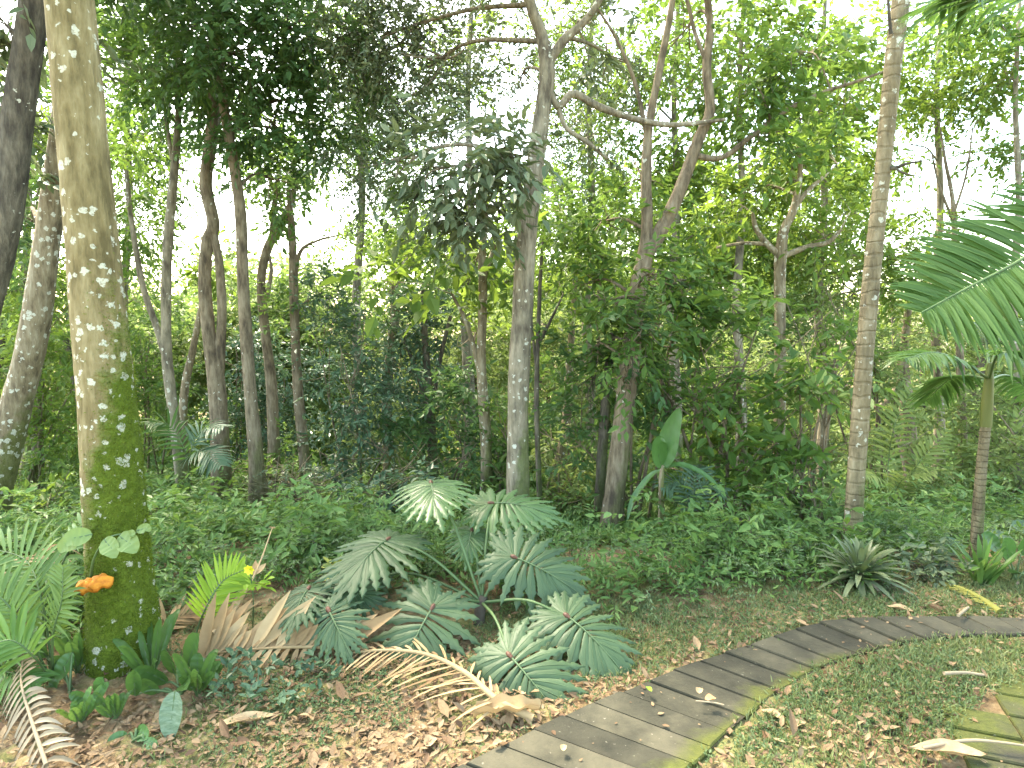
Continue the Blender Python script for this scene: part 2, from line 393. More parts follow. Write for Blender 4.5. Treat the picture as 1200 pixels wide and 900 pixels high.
# packed soil core below the joints
core = MB(); n = len(FARE)
V = np.vstack([np.c_[FARE, hgt(FARE[:, 0], FARE[:, 1]) + 0.008], np.c_[NEARE, hgt(NEARE[:, 0], NEARE[:, 1]) + 0.008]]); kk = np.arange(n - 1)
mb.add(V, np.stack([kk, kk + n, kk + n + 1, kk + 1], -1), 1, False)
def paving_mat(name, moss_dir_attr=True):
    m, nt, bs, out = new_mat(name); v = texvec(nt)
    geo = node(nt, 'ShaderNodeNewGeometry')
    f = math_n(nt, 'ADD', math_n(nt, 'MULTIPLY', noise(nt, v, 6, 7, .65), 0.75), math_n(nt, 'MULTIPLY', geo.outputs['Random Per Island'], 0.25))
    c = ramp(nt, f, [(0.30, (.013, .013, .007)), (0.5, (.034, .032, .019)), (0.70, (.072, .065, .040))])
    at = node(nt, 'ShaderNodeAttribute', attribute_name='moss')
    mm = math_n(nt, 'ADD', at.outputs['Fac'], math_n(nt, 'MULTIPLY', math_n(nt, 'SUBTRACT', noise(nt, v, 5, 6, .65), 0.5), 1.3))
    mf = ramp(nt, mm, [(0.5, (0, 0, 0)), (0.85, (1, 1, 1))])
    c = mixc(nt, mf, c, mixc(nt, noise(nt, v, 45, 4), (.028, .034, .006), (.090, .098, .014)))
    sp = ramp(nt, noise(nt, v, 55, 3), [(0.68, (0, 0, 0)), (0.74, (1, 1, 1))])
    c = mixc(nt, math_n(nt, 'MULTIPLY', sp, 0.5), c, (.24, .22, .17))
    nt.links.new(c, bs.inputs['Base Color']); bs.inputs['Roughness'].default_value = 0.82; bs.inputs['Specular IOR Level'].default_value = 0.3
    bump(nt, bs, math_n(nt, 'ADD', noise(nt, v, 60, 5, .7), math_n(nt, 'MULTIPLY', mf, noise(nt, v, 120, 3))), 0.45, 0.008)
    return m
def moss_attr(o, fn):
    me = o.data; a = me.attributes.new('moss', 'FLOAT', 'POINT')
    V = np.zeros(len(me.vertices) * 3, np.float32); me.vertices.foreach_get('co', V); V = V.reshape(-1, 3) + np.array(o.location)
    a.data.foreach_set('value', fn(V).astype(np.float32))
M['paving'] = paving_mat('worn_plank_paving')
M['joint'] = plain_mat('path_joint_soil', [(.018, .016, .010), (.045, .040, .022)], 30, 0.95)
path = mb.build('path', [M['paving'], M['joint']]); tag(path, kind='structure')
def dist_to(V, line):
    out = np.empty(len(V))
    for a in range(0, len(V), 2000):
        out[a:a + 2000] = np.sqrt(((V[a:a + 2000, None, :2] - line[None, ::2]) ** 2).sum(-1)).min(1)
    return out
def path_moss(V):
    return 0.95 * np.exp(-dist_to(V, NEARE) / 0.085) * np.clip(1.6 - V[:, 0] * 0.55, 0.25, 1) + 0.12
def subdivide(o, cuts):
    import bmesh
    b = bmesh.new(); b.from_mesh(o.data)
    b.edges.ensure_lookup_table()
    es = [e for e in b.edges if e.calc_length() > 0.2]
    bmesh.ops.subdivide_edges(b, edges=es, cuts=cuts, use_grid_fill=True); b.to_mesh(o.data); b.free()
subdivide(path, 7); moss_attr(path, path_moss)
PATH_POLY = np.vstack([FARE, NEARE[::-1]])

# second paved corner, bottom right
cor_px = [(1092, 905), (1104, 868), (1122, 832), (1150, 806), (1200, 797), (1330, 800), (1500, 830), (1500, 1150), (1050, 1150)]
cp = np.array([G(*q)[:2] for q in cor_px])
mb = MB()
def inside(poly, x, y):
    x = np.asarray(x); y = np.asarray(y); r = np.zeros(x.shape, bool); n = len(poly); j = n - 1
    for i in range(n):
        xi, yi = poly[i]; xj, yj = poly[j]
        c = ((yi > y) != (yj > y)) & (x < (xj - xi) * (y - yi) / (yj - yi + 1e-12) + xi); r ^= c; j = i
    return r
rowy = np.arange(cp[:, 1].min() - .3, cp[:, 1].max() + .2, 0.135)
ct, st = math.cos(-0.35), math.sin(-0.35)
for a in np.arange(-1.5, 5, 0.15):
    for b in np.arange(-1.0, 5.5, 0.24):
        q = np.array([(a + .003, b + .003), (a + .147, b + .003), (a + .147, b + .237), (a + .003, b + .237)])
        q = np.c_[q[:, 0] * st + q[:, 1] * ct, q[:, 0] * -ct + q[:, 1] * st] + np.array([0.5, 3.0])
        m_ = q.mean(0)
        if inside(cp, m_[0], m_[1]):
            if (q[1, 0] - q[0, 0]) * (q[2, 1] - q[1, 1]) - (q[1, 1] - q[0, 1]) * (q[2, 0] - q[1, 0]) < 0: q = q[::-1]
            slab(mb, q, -0.05, 0.012 + rng.normal(0, .0015) + rng.normal(0, .001, 4) + hgt(*m_))
pav = mb.build('pavement', [M['paving']]); tag(pav, kind='structure'); subdivide(pav, 3)
CL = np.vstack([np.linspace(cp[i], cp[i + 1], 30) for i in range(5)])
moss_attr(pav, lambda V: 0.75 * np.exp(-dist_to(V, CL) / 0.20) + 0.38)

def on_paving(x, y, grow=0.0):
    return inside(PATH_POLY, x, y) | inside(cp.mean(0) + (cp - cp.mean(0)) * .90, x, y)

# ------------------------------------------------------------------ trees
KINDS = {  # length, width ratio, leaves per twig, twig length, material, droop
    'dark': (.10, .42, 9, .30, 'dark', .35), 'mid': (.095, .45, 9, .28, 'mid', .30), 'light': (.10, .48, 8, .28, 'light', .30),
    'fine': (.055, .45, 11, .24, 'grey', .30), 'grey': (.12, .40, 8, .28, 'grey', .45), 'blue': (.085, .45, 9, .26, 'blue', .30),
    'pale': (.09, .45, 9, .30, 'pale', .35), 'big': (.20, .62, 5, .36, 'light', .35), 'dfine': (.055, .45, 11, .24, 'dark', .30), 'finemid': (.06, .46, 11, .26, 'mid', .30),
    'finelight': (.065, .48, 10, .26, 'light', .30), 'midbig': (.13, .48, 7, .32, 'mid', .35)}

def blob(mb, c, rx, ry, rz, cover, kind, nclump=None):
    L, wr, K, tw, mat_, droop = KINDS[kind]
    area = math.pi * rx * rz
    n = max(6, int(cover * area / (0.42 * L * L * wr * 0.72) / K))
    nclump = nclump or max(4, int(n / 10))
    d = nrm(rng.normal(size=(nclump, 3))); rad = rng.random(nclump) ** 0.45
    cc = d * rad[:, None] * np.array([rx, ry, rz]) * 0.92
    idx = rng.integers(0, nclump, n)
    spread = 0.30 * np.array([min(rx, .9), min(ry, .9), min(rz, .6) * .7])
    b = cc[idx] + rng.normal(size=(n, 3)) * spread
    out = nrm(b + 1e-3) * 0.6 + rng.normal(size=(n, 3)) * 0.55 + np.array([0, 0, -0.05])
    sprays(mb, c + b, out, tw, K, L, wr, droop, 0, 1)

def tree(name, label, cat, D, trunk, branches=(), blobs=(), bark='bark_grey', group=None, sides=12, wob=0.06, base=True, crown_name='crown', flare=1.3):
    pts = [P(x, y, D if len(q) == 0 else D + q[0]) for x, y, w, *q in trunk]
    rad = [rad_px(p, w) for p, (x, y, w, *q) in zip(pts, trunk)]
    if base:
        b = pts[0].copy(); z = float(hgt(b[0], b[1]))
        if b[2] - z > 0.12:
            mid = b.copy(); mid[2] = z + min(.22, (b[2] - z) * .6)
            pts = [np.array([b[0], b[1], z - 0.12]), mid] + pts; rad = [rad[0] * flare * 1.25, rad[0] * flare] + rad
        else:
            pts = [np.array([b[0], b[1], z - 0.15])] + pts[1:]; rad[0] *= flare
    root = thing(name, label, cat, (float(pts[0][0]), float(pts[0][1]), float(hgt(pts[0][0], pts[0][1]))), group)
    mb = MB(); tube(mb, pts, rad, sides, 7, wob); mb.build('trunk', M[bark], root)
    sp, sr = smooth_path(pts, rad, 5)
    for br in branches:
        bp = [P(x, y, D if len(q) == 0 else D + q[0]) for x, y, w, *q in br]
        brd = [rad_px(p, w) for p, (x, y, w, *q) in zip(bp, br)]
        mb = MB(); tube(mb, bp, brd, 8, 6, wob); mb.build('branch', M[bark], root)
        s2, r2 = smooth_path(bp, brd, 5); sp = np.vstack([sp, s2]); sr = np.r_[sr, r2]
    if blobs:
        cm = MB()
        for px, py, dD, rx, ry, cover, kind in blobs:
            lm = MB(); cover = cover * (1.35 if py < 320 else 1.1)
            c = P(px, py, D + dD); s = depth(c) / FPX
            blob(cm, c, rx * s, min(rx * s * 0.85, 1.6), ry * s, cover, kind)
            dist = np.linalg.norm(sp - (c - np.array([0, 0, 0.3 * ry * s])), axis=1) + 1.5 * np.maximum(sp[:, 2] - c[2] + .1, 0)
            k = int(np.argmin(dist)); st = sp[k]
            L = np.linalg.norm(c - st); r0 = min(sr[k] * 0.55, 0.012 + 0.010 * L)
            mid = st * 0.5 + c * 0.5 + np.array([0, 0, 0.12 * L]) + rng.normal(size=3) * 0.06 * L
            if L > 0.12: tube(lm, [st, mid, c], [r0, r0 * .75, r0 * .45], 5, 5, .05)
            for _ in range(7):
                d = nrm(rng.normal(size=3)) * np.array([rx * s, min(rx * s * .85, 1.6), ry * s]) * (0.6 + .35 * rng.random())
                a0 = mid * (1 - (q_ := rng.random() * .6 + .4)) + c * q_
                tube(lm, [a0, a0 * .5 + (c + d) * .5 + rng.normal(size=3) * .05, c + d], [r0 * .45, r0 * .3, .003], 4, 4)
            lm.build('limb', M[bark], root)
        cm.build(crown_name, [M[KINDS[blobs[0][6]][4]], M['twig']] if len({KINDS[b[6]][4] for b in blobs}) == 1 else [M[KINDS[blobs[0][6]][4]], M['twig']], root)
    return root

# --- T1: big pale trunk in the left foreground
b1 = G(146, 772)
t1 = thing('forest_tree', 'thick pale trunk at left foreground with bright moss low down and white lichen spots', 'tree', tuple(b1))
tp = [(146, 800, 108), (146, 768, 96), (143, 720, 86), (139, 660, 79), (135, 600, 76), (128, 500, 73), (119, 400, 69), (110, 300, 66), (95, 150, 63), (81, 0, 61), (62, -200, 58), (45, -420, 54), (30, -700, 48)]
pts = [P(x, y, b1[1]) for x, y, w in tp]; rad = [rad_px(p, w) for p, (x, y, w) in zip(pts, tp)]
sp, sr = smooth_path(pts, rad, 14)
mb = MB(); tube(mb, sp, sr, 56, 1, 0.022, raw=True)
mb.build('trunk', M['bark_big'], t1)
n_ = 26000; ii = rng.random(n_) ** .8 * np.searchsorted(sp[:, 2], 1.9); an = rng.random(n_) * 6.283
i0 = ii.astype(int); fr = (ii - i0)[:, None]; cen = sp[i0] * (1 - fr) + sp[np.minimum(i0 + 1, len(sp) - 1)] * fr
rr_ = sr[i0] * (1 - fr[:, 0]) + sr[np.minimum(i0 + 1, len(sp) - 1)] * fr[:, 0]
nd = np.c_[np.cos(an), np.sin(an), np.zeros(n_)]; mk = 1.1 * (1 - cen[:, 2] / 1.5) - .30 + .6 * (nd @ nrm(np.array([.95, -.25, 0])))
mk += .30 * np.sin(9 * an + 5 * cen[:, 2]) * np.sin(14 * cen[:, 2] + 2 * an) + .2 * rng.normal(size=n_)
k = rng.random(n_) < np.clip((mk - .15) * 2.2, 0, 1); n_ = int(k.sum())
mb = MB(); V, F = leaf_quads((cen + nd * (rr_ * .985)[:, None])[k], nd[k] + rng.normal(size=(n_, 3)) * .7 + (0, 0, -.25), rng.normal(size=(n_, 3)) + (0, 0, .6), .007 + .010 * rng.random(n_), np.full(n_, .0018), .1, .3)
mb.add(V, F, 0, False)
M['moss'] = leaf_mat('moss_tufts', [(.055, .090, .008), (.11, .155, .014), (.18, .22, .03)], .2, .8, .1, patch=5)
mb.build('moss', M['moss'], t1)
cm = MB(); c0 = pts[-1]
for k in range(5):
    a = k * 1.26 + .3; c = c0 + np.array([math.cos(a) * 1.3, math.sin(a) * 1.3 , .5 + .3 * (k % 2)])
    blob(cm, c, .9, .9, .5, 1.0, 'midbig')
cm.build('crown', [M['mid'], M['twig']], t1)

TREES = [
 # left edge
 dict(name='forest_tree', label='dark leaning trunk in the top left corner behind the thick pale trunk', cat='tree', D=4.6, bark='bark_dark', base=True,
      trunk=[(-75, 560, 48), (-30, 400, 46), (5, 265, 44), (22, 130, 40), (40, 0, 36), (55, -150, 30)],
      blobs=[(10, 30, .2, 60, 60, 1.6, 'grey'), (5, 150, .6, 45, 60, 1.0, 'grey'), (60, -130, 0, 110, 70, 1.0, 'dark')]),
 dict(name='forest_tree', label='speckled grey trunk leaning to the right at the left edge of the photo', cat='tree', D=5.6, bark='bark_tan',
      trunk=[(-22, 640, 50), (-5, 570, 46), (18, 480, 42), (38, 400, 38), (52, 310, 34), (66, 200, 29), (80, 60, 24), (95, -120, 18)],
      blobs=[(110, -80, 0, 110, 80, 1.0, 'dark'), (40, 260, .9, 60, 70, .9, 'mid')]),
 dict(name='forest_tree', label='thin dark trunk behind the speckled leaning trunk at the left edge', cat='tree', D=8.5, bark='bark_dark',
      trunk=[(44, 585, 15), (45, 500, 14), (47, 400, 13), (55, 280, 11), (60, 200, 9)],
      blobs=[(40, 330, .5, 70, 90, 1.0, 'light'), (70, 180, .3, 70, 80, 1.0, 'mid')]),
 # the left stand
 dict(name='forest_tree', label='slim grey forked trunk just right of the thick pale trunk', cat='tree', D=7.2, bark='bark_grey',
      trunk=[(216, 590, 16), (208, 520, 14), (199, 450, 14), (195, 400, 13), (196, 300, 12), (203, 215, 11), (209, 130, 8), (205, 40, 6)],
      branches=[[(197, 425, 11), (184, 385, 9), (166, 330, 8), (153, 250, 7), (148, 200, 5)], [(204, 200, 6), (196, 150, 5), (190, 100, 4)]],
      blobs=[(165, 90, 0, 60, 90, 1.15, 'mid'), (150, 230, .6, 40, 70, .8, 'dark'), (215, 60, -.3, 60, 60, 1.0, 'dark'), (180, -60, 0, 100, 60, 1.0, 'dark')]),
 dict(name='forest_tree', label='narrow yellow-mossed stem leaning right beside the slim forked trunk', cat='tree', D=7.6, bark='bark_tan',
      trunk=[(222, 585, 12), (215, 520, 11), (216, 460, 10), (226, 410, 9), (238, 350, 7), (246, 300, 5)],
      blobs=[(246, 300, .6, 35, 40, .6, 'light')]),
 dict(name='forest_tree', label='dark crooked double trunk rising into the dense dark canopy at upper left', cat='tree', D=7.0, bark='bark_brown',
      trunk=[(260, 590, 26), (258, 520, 23), (254, 450, 22), (245, 390, 17), (240, 330, 15), (243, 285, 15), (250, 262, 16), (241, 215, 16), (248, 160, 15), (253, 90, 14), (255, 0, 12), (258, -120, 9)],
      branches=[[(256, 440, 15), (260, 370, 12), (257, 310, 11), (249, 268, 11)]],
      blobs=[(280, 60, -.6, 75, 65, 1.9, 'dark'), (230, 110, .3, 45, 60, 1.0, 'dark'), (330, 150, -.3, 60, 55, 1.5, 'dark'), (255, -90, 0, 130, 70, 1.2, 'dark'), (230, 30, -.3, 60, 40, 1.2, 'dark')]),
 dict(name='forest_tree', label='tall straight dark brown trunk next to the crooked double trunk', cat='tree', D=6.6, bark='bark_brown',
      trunk=[(303, 600, 22), (300, 540, 19), (294, 470, 16), (289, 400, 15), (285, 330, 14), (282, 250, 14), (272, 180, 13), (262, 120, 12), (255, 40, 10), (250, -80, 8)],
      blobs=[(370, 40, -.2, 70, 60, 1.7, 'dark'), (390, 120, .3, 60, 60, 1.3, 'dark'), (320, 210, .5, 50, 40, .7, 'mid'), (330, -80, 0, 120, 60, 1.2, 'dark')]),
 dict(name='forest_tree', label='slender wavy brown trunk with a fork near the bright sky patch', cat='tree', D=8.2, bark='bark_brown',
      trunk=[(322, 590, 17), (321, 520, 14), (318, 450, 13), (311, 390, 12), (306, 330, 11), (314, 290, 11), (328, 268, 10), (342, 235, 8), (348, 200, 5)],
      branches=[[(318, 283, 8), (322, 240, 7), (327, 195, 5)], [(312, 350, 6), (318, 320, 5), (316, 300, 4)]],
      blobs=[(345, 200, 0, 40, 40, .9, 'mid'), (320, 190, .2, 36, 36, .8, 'light')]),
 dict(name='forest_tree', label='thin dark brown trunk left of the dark blue-green shrub', cat='tree', D=7.8, bark='bark_brown',
      trunk=[(360, 600, 18), (357, 540, 14), (350, 470, 12), (346, 400, 11), (344, 330, 11), (342, 270, 9), (338, 220, 6)],
      branches=[[(345, 330, 6), (352, 295, 5), (372, 282, 3), (400, 275, 2)]],
      blobs=[(338, 225, 0, 30, 34, .9, 'mid'), (365, 350, .2, 40, 50, .9, 'blue'), (395, 275, .2, 32, 16, .5, 'finemid')]),
 # middle
 dict(name='forest_tree', label='pale lichen-ringed trunk half hidden in the dark shrubs left of centre', cat='tree', D=8.2, bark='bark_tan',
      trunk=[(457, 600, 15), (456, 530, 14), (453, 470, 13), (458, 410, 12), (463, 370, 11), (462, 320, 8)],
      blobs=[(465, 350, .4, 55, 40, .9, 'mid'), (480, 300, .8, 50, 40, .8, 'light')]),
 dict(name='forest_tree', label='thin many-stemmed dark tree behind the upper philodendron leaf', cat='tree', D=7.8, bark='bark_dark',
      trunk=[(508, 590, 12), (507, 530, 11), (503, 460, 10), (498, 400, 8), (496, 340, 6)],
      branches=[[(506, 500, 6), (490, 440, 5), (474, 400, 4)], [(506, 480, 6), (516, 420, 5), (528, 370, 4)]],
      blobs=[(495, 380, .1, 45, 50, 1.2, 'blue'), (470, 430, 0, 40, 40, 1.1, 'blue'), (515, 470, .3, 36, 46, .9, 'mid')]),
 dict(name='forest_tree', label='slender mossy trunk with low side stem and big bright leaves left of the central trunk', cat='tree', D=6.6, bark='bark_tan',
      trunk=[(570, 605, 13), (570, 540, 13), (567, 480, 13), (564, 420, 11), (566, 350, 10), (565, 300, 9), (570, 250, 6)],
      branches=[[(565, 450, 8), (556, 410, 6), (545, 375, 5), (530, 345, 3)], [(567, 330, 6), (574, 305, 5), (585, 270, 4)]],
      blobs=[(515, 325, -.1, 45, 40, .7, 'big'), (560, 300, .1, 40, 40, .7, 'big'), (450, 330, .1, 28, 26, .6, 'big'), (530, 280, .3, 60, 40, .8, 'mid'), (560, 390, .3, 40, 40, .5, 'light')]),
 dict(name='forest_tree', label='straight central grey trunk that forks into dark limbs near the top', cat='tree', D=5.3, bark='bark_grey',
      trunk=[(606, 640, 32), (607, 590, 28), (607, 520, 26), (608, 450, 25), (612, 380, 24), (616, 300, 23), (624, 220, 22), (634, 140, 20), (641, 85, 18), (634, 40, 14), (622, 5, 13), (605, -80, 10), (600, -180, 8)],
      branches=[[(642, 75, 11), (660, 48, 11), (685, 25, 9), (705, -5, 8), (740, -80, 6)],
                [(646, 110, 7), (655, 125, 8), (672, 110, 9), (700, 124, 9), (735, 137, 8), (770, 145, 7), (800, 146, 6), (850, 140, 4)],
                [(655, 128, 6), (664, 150, 6), (690, 168, 5), (712, 186, 4)]],
      blobs=[(520, 195, -.5, 62, 52, 1.5, 'grey'), (580, 175, -.7, 55, 55, 1.5, 'grey'), (555, 235, -.4, 45, 40, 1.3, 'grey'), (500, 80, .8, 85, 80, 1.1, 'dfine'), (450, 40, .8, 60, 70, 1.2, 'dfine'), (450, 190, .7, 50, 50, .7, 'dfine'), (680, 40, .5, 50, 60, .5, 'light'), (690, 160, .3, 40, 40, .45, 'finemid'), (610, 90, .5, 30, 40, .4, 'dfine'), (560, -90, 0, 150, 70, 1.0, 'dfine'), (725, 75, .8, 40, 50, .4, 'finemid')]),
 dict(name='forest_tree', label='very thin straight dark stem just right of the central trunk', cat='tree', D=5.9, bark='bark_dark',
      trunk=[(633, 595, 7), (630, 520, 6), (629, 450, 6), (631, 380, 5), (634, 310, 4), (637, 270, 2)],
      branches=[[(630, 440, 4), (624, 390, 3), (622, 350, 2)], [(633, 400, 4), (648, 370, 3), (660, 345, 2)]],
      blobs=[(655, 330, .2, 36, 40, .6, 'light'), (640, 380, .4, 30, 40, .5, 'mid')]),
 dict(name='forest_tree', label='pale thin trunk leaning right between the central trunk and the forked trunk', cat='tree', D=7.0, bark='bark_tan',
      trunk=[(648, 600, 10), (652, 560, 10), (660, 520, 12), (665, 480, 11), (667, 430, 9), (672, 360, 6), (676, 300, 4)],
      blobs=[(690, 290, .3, 60, 60, 1.0, 'mid'), (655, 240, .5, 50, 50, .8, 'light')]),
 dict(name='forest_tree', label='big trunk right of centre splitting into two long upright limbs', cat='tree', D=5.4, bark='bark_brown',
      trunk=[(716, 632, 28), (720, 580, 25), (727, 520, 24), (735, 450, 23), (742, 390, 22), (747, 340, 21), (756, 300, 19), (772, 275, 18), (795, 228, 15), (818, 165, 14), (832, 130, 13), (828, 80, 11), (832, 30, 9), (826, -40, 8), (830, -120, 6)],
      branches=[[(750, 325, 17), (758, 270, 14), (757, 215, 13), (760, 150, 10), (773, 80, 9), (788, 0, 8), (795, -90, 6)],
                [(812, 182, 9), (845, 185, 6), (880, 160, 7), (920, 130, 6), (965, 108, 5), (1005, 95, 4), (1035, 84, 3)],
                [(830, 78, 6), (815, 40, 5), (805, 0, 5), (790, -40, 4)], [(760, 170, 6), (745, 100, 5), (722, 45, 4), (700, 10, 3)]],
      blobs=[(752, 385, -.45, 30, 40, .8, 'mid'), (765, 320, -.4, 34, 34, .8, 'mid'), (735, 440, -.4, 24, 30, .6, 'mid'), (720, 350, -.3, 40, 40, 1.0, 'mid'), (690, 330, .4, 45, 50, 1.3, 'mid'), (705, 260, .5, 60, 45, 1.3, 'mid'), (700, 400, .3, 40, 50, 1.3, 'dark'), (800, 330, .4, 60, 45, 1.3, 'mid'), (870, 90, .2, 55, 60, .9, 'light'), (950, 60, .2, 60, 55, .9, 'light'), (905, 150, .1, 50, 40, .8, 'light'), (990, 110, .3, 45, 40, .7, 'light'), (800, 40, .6, 60, 60, .5, 'finemid'), (750, 210, .5, 50, 40, .8, 'mid'), (800, 110, 1, 50, 40, .4, 'finemid'), (870, -70, 0, 130, 60, .9, 'light')]),
 dict(name='forest_tree', label='dark slim stem leaning against the left side of the big forked trunk', cat='tree', D=5.8, bark='bark_dark',
      trunk=[(702, 610, 13), (704, 560, 12), (708, 500, 12), (712, 440, 10), (718, 390, 7)],
      blobs=[(690, 440, .1, 42, 50, 1.4, 'dark'), (735, 400, -.7, 40, 60, .9, 'dark')]),
 dict(name='forest_tree', label='straight pinkish trunk with crooked top limbs right of the big forked trunk', cat='tree', D=6.2, bark='bark_tan',
      trunk=[(907, 655, 17), (909, 600, 15), (912, 530, 15), (914, 460, 14), (914, 390, 14), (914, 330, 14), (915, 300, 15), (919, 270, 12), (930, 245, 10), (938, 200, 6), (934, 160, 4)],
      branches=[[(914, 300, 9), (898, 285, 8), (886, 268, 7), (882, 250, 4)], [(928, 248, 8), (945, 225, 6), (968, 205, 4)], [(898, 286, 6), (870, 285, 4), (840, 290, 3)], [(918, 300, 8), (945, 290, 8), (970, 284, 6), (985, 270, 4)]],
      blobs=[(930, 210, .2, 50, 40, .8, 'light'), (885, 225, .4, 40, 34, .7, 'light'), (968, 278, -.1, 26, 16, 1.2, 'pale'), (980, 190, .5, 50, 50, .7, 'light'), (855, 235, .5, 40, 50, .8, 'mid'), (1000, 250, .5, 45, 40, .7, 'pale')]),
 dict(name='forest_tree', label='brown reddish stem behind the pinkish trunk and the mid green shrub', cat='tree', D=6.0, bark='bark_brown',
      trunk=[(872, 640, 11), (874, 600, 11), (872, 560, 9), (868, 510, 7), (866, 450, 5)],
      blobs=[(862, 440, .2, 45, 40, .9, 'mid')]),
 # right
 dict(name='forest_tree', label='brown trunk in the hazy bright thicket behind the small palm', cat='tree', D=9.5, bark='bark_brown',
      trunk=[(1068, 560, 20), (1065, 520, 20), (1062, 470, 18), (1058, 420, 13), (1066, 350, 8)],
      branches=[[(1060, 440, 9), (1040, 470, 8), (1025, 478, 6)]],
      blobs=[(1060, 390, .4, 60, 60, .8, 'pale'), (1100, 330, .6, 50, 50, .6, 'pale')]),
 dict(name='forest_tree', label='bare twigged tree against the bright sky at upper right', cat='tree', D=8.5, bark='bark_brown',
      trunk=[(1128, 520, 12), (1125, 420, 10), (1120, 320, 8), (1117, 240, 6), (1108, 190, 4), (1102, 150, 2)],
      branches=[[(1118, 250, 4), (1132, 205, 3), (1140, 150, 2)], [(1117, 260, 4), (1100, 215, 3), (1092, 180, 2)]],
      blobs=[(1130, 110, .4, 70, 36, .7, 'light'), (1090, 120, .4, 40, 45, .6, 'light'), (1180, 70, 0, 60, 50, .8, 'light'), (1090, 280, .6, 45, 45, .8, 'pale'), (1185, 180, .3, 38, 32, 1.0, 'pale')]),
]
BG = [  # taller trees further back whose crowns close the sky
 (30, 9.5, 'mid', 'background tree with leafy crown between the two leaning trunks at the far left', [(20, 190, 60, 60, 1.0), (70, 120, 60, 60, .9), (10, 330, 60, 50, .9)]),
 (148, 11.5, 'mid', 'thin background tree just right of the thick pale trunk, behind the slim forked trunk', [(150, 160, 55, 60, 1.2), (175, 270, 40, 50, .8), (220, 200, 45, 45, .8), (290, 150, 45, 45, .8), (140, 60, 60, 60, .9), (160, 350, 50, 40, .8)]),
 (420, 12.0, 'finelight', 'background tree with light crown left of the bright sky patch in the upper middle', [(430, 150, 55, 50, 1.0), (400, 60, 60, 60, 1.1), (450, 250, 40, 40, .8), (470, 210, 50, 50, .9), (385, 190, 40, 40, .6)]),
 (548, 10.0, 'light', 'background tree with sunlit yellow-green crown left of the central trunk', [(560, 300, 50, 45, .8), (500, 260, 45, 40, .7), (590, 240, 40, 50, .6), (540, 60, 50, 60, .8), (600, 330, 50, 40, .9), (490, 300, 45, 36, .8)]),
 (690, 10.5, 'finelight', 'background tree with fine bright crown between the central trunk and the forked trunk', [(690, 220, 55, 60, .8), (660, 300, 50, 50, .9), (700, 90, 60, 60, .9), (650, 30, 50, 50, .8), (670, 150, 50, 50, .8), (730, 280, 50, 45, .9)]),
 (790, 9.0, 'light', 'background tree with bright crown behind the two limbs of the forked trunk', [(800, 170, 60, 60, .8), (770, 60, 55, 60, .8), (840, 280, 55, 50, 1.0), (730, 130, 45, 50, .8), (810, 240, 55, 50, 1.0), (870, 330, 50, 45, 1.0)]),
 (866, 8.5, 'light', 'background tree with wide sunlit crown left of the pinkish trunk', [(880, 110, 60, 55, 1.1), (930, 60, 60, 60, 1.1), (850, 30, 60, 50, .9), (900, 190, 50, 40, .8), (960, 140, 55, 50, 1.0)]),
 (962, 9.0, 'light', 'background tree with yellow-green crown just left of the ringed palm trunk', [(985, 170, 50, 50, 1.0), (1000, 60, 50, 60, .9), (970, 260, 50, 50, 1.0), (1010, 340, 50, 45, 1.0), (930, 300, 50, 45, 1.0), (1050, 300, 50, 50, .9)]),
 (1098, 9.8, 'light', 'background tree right of the ringed palm trunk with thin leafy crown against the sky', [(1085, 80, 50, 60, .8), (1120, 30, 60, 50, .8), (1070, 170, 30, 50, .5)]),
 (1190, 8.0, 'mid', 'background tree at the right edge above the large palm frond', [(1180, 90, 50, 40, .8), (1160, 20, 60, 50, .8), (1215, 180, 45, 36, .8)]),
]
for px_, D_, kd, lab, bl in BG:
    TREES.append(dict(name='forest_tree', label=lab, cat='tree', D=D_, bark='bark_grey', sides=8,
        trunk=[(px_, 600, 15), (px_ + 3, 480, 13), (px_ - 3, 360, 11), (px_ + 4, 240, 9), (px_, 120, 7), (px_ + 5, 0, 5)],
        blobs=[(a, b, 0, c, d, e, kd) for a, b, c, d, e in bl]))
for t in TREES: tree(**t)
for o in COL.objects:
    if o.type == 'EMPTY' and o.name.startswith('forest_tree'): o['group'] = 'trunks of the forest trees'

# --- shrubs and understory
def shrub(label, base_px, D, blobs, bark='bark_brown', stems=5, name='shrub', group='shrubs between the trunks'):
    b = P(base_px[0], base_px[1], D); z = float(hgt(b[0], b[1])); b = np.array([b[0], b[1], z])
    root = thing(name, label, 'shrub', tuple(b), group)
    cm = MB(); lm = MB(); cs = []
    for px, py, dD, rx, ry, cover, kind in blobs:
        c = P(px, py, D + dD); s = depth(c) / FPX; cs.append((c, rx * s, ry * s))
        blob(cm, c, rx * s, min(rx * s * .85, 1.2), ry * s, cover, kind)
    for k in range(max(stems, len(cs))):
        c, rx, rz = cs[k % len(cs)]
        e = c + rng.normal(size=3) * np.array([rx, rx * .6, rz]) * .45
        st = b + np.array([rng.normal() * .10, rng.normal() * .10, -0.05])
        L = np.linalg.norm(e - st)
        m1 = st * .6 + e * .4 + np.array([0, 0, .10 * L]) + rng.normal(size=3) * .05 * L
        r = .012 + .004 * rng.random()
        tube(lm, [st, m1, e], [r * 1.3, r, .004], 6, 6, .06)
        for q in range(4):
            u = .4 + .5 * rng.random(); a = m1 * (1 - u) + e * u
            e2 = c + rng.normal(size=3) * np.array([rx, rx * .6, rz]) * .7
            tube(lm, [a, a * .5 + e2 * .5 + rng.normal(size=3) * .04, e2], [r * .5, r * .35, .003], 4, 4)
    lm.build('stems', M[bark], root); cm.build('foliage', [M[KINDS[blobs[0][6]][4]], M['twig']], root)
    return root

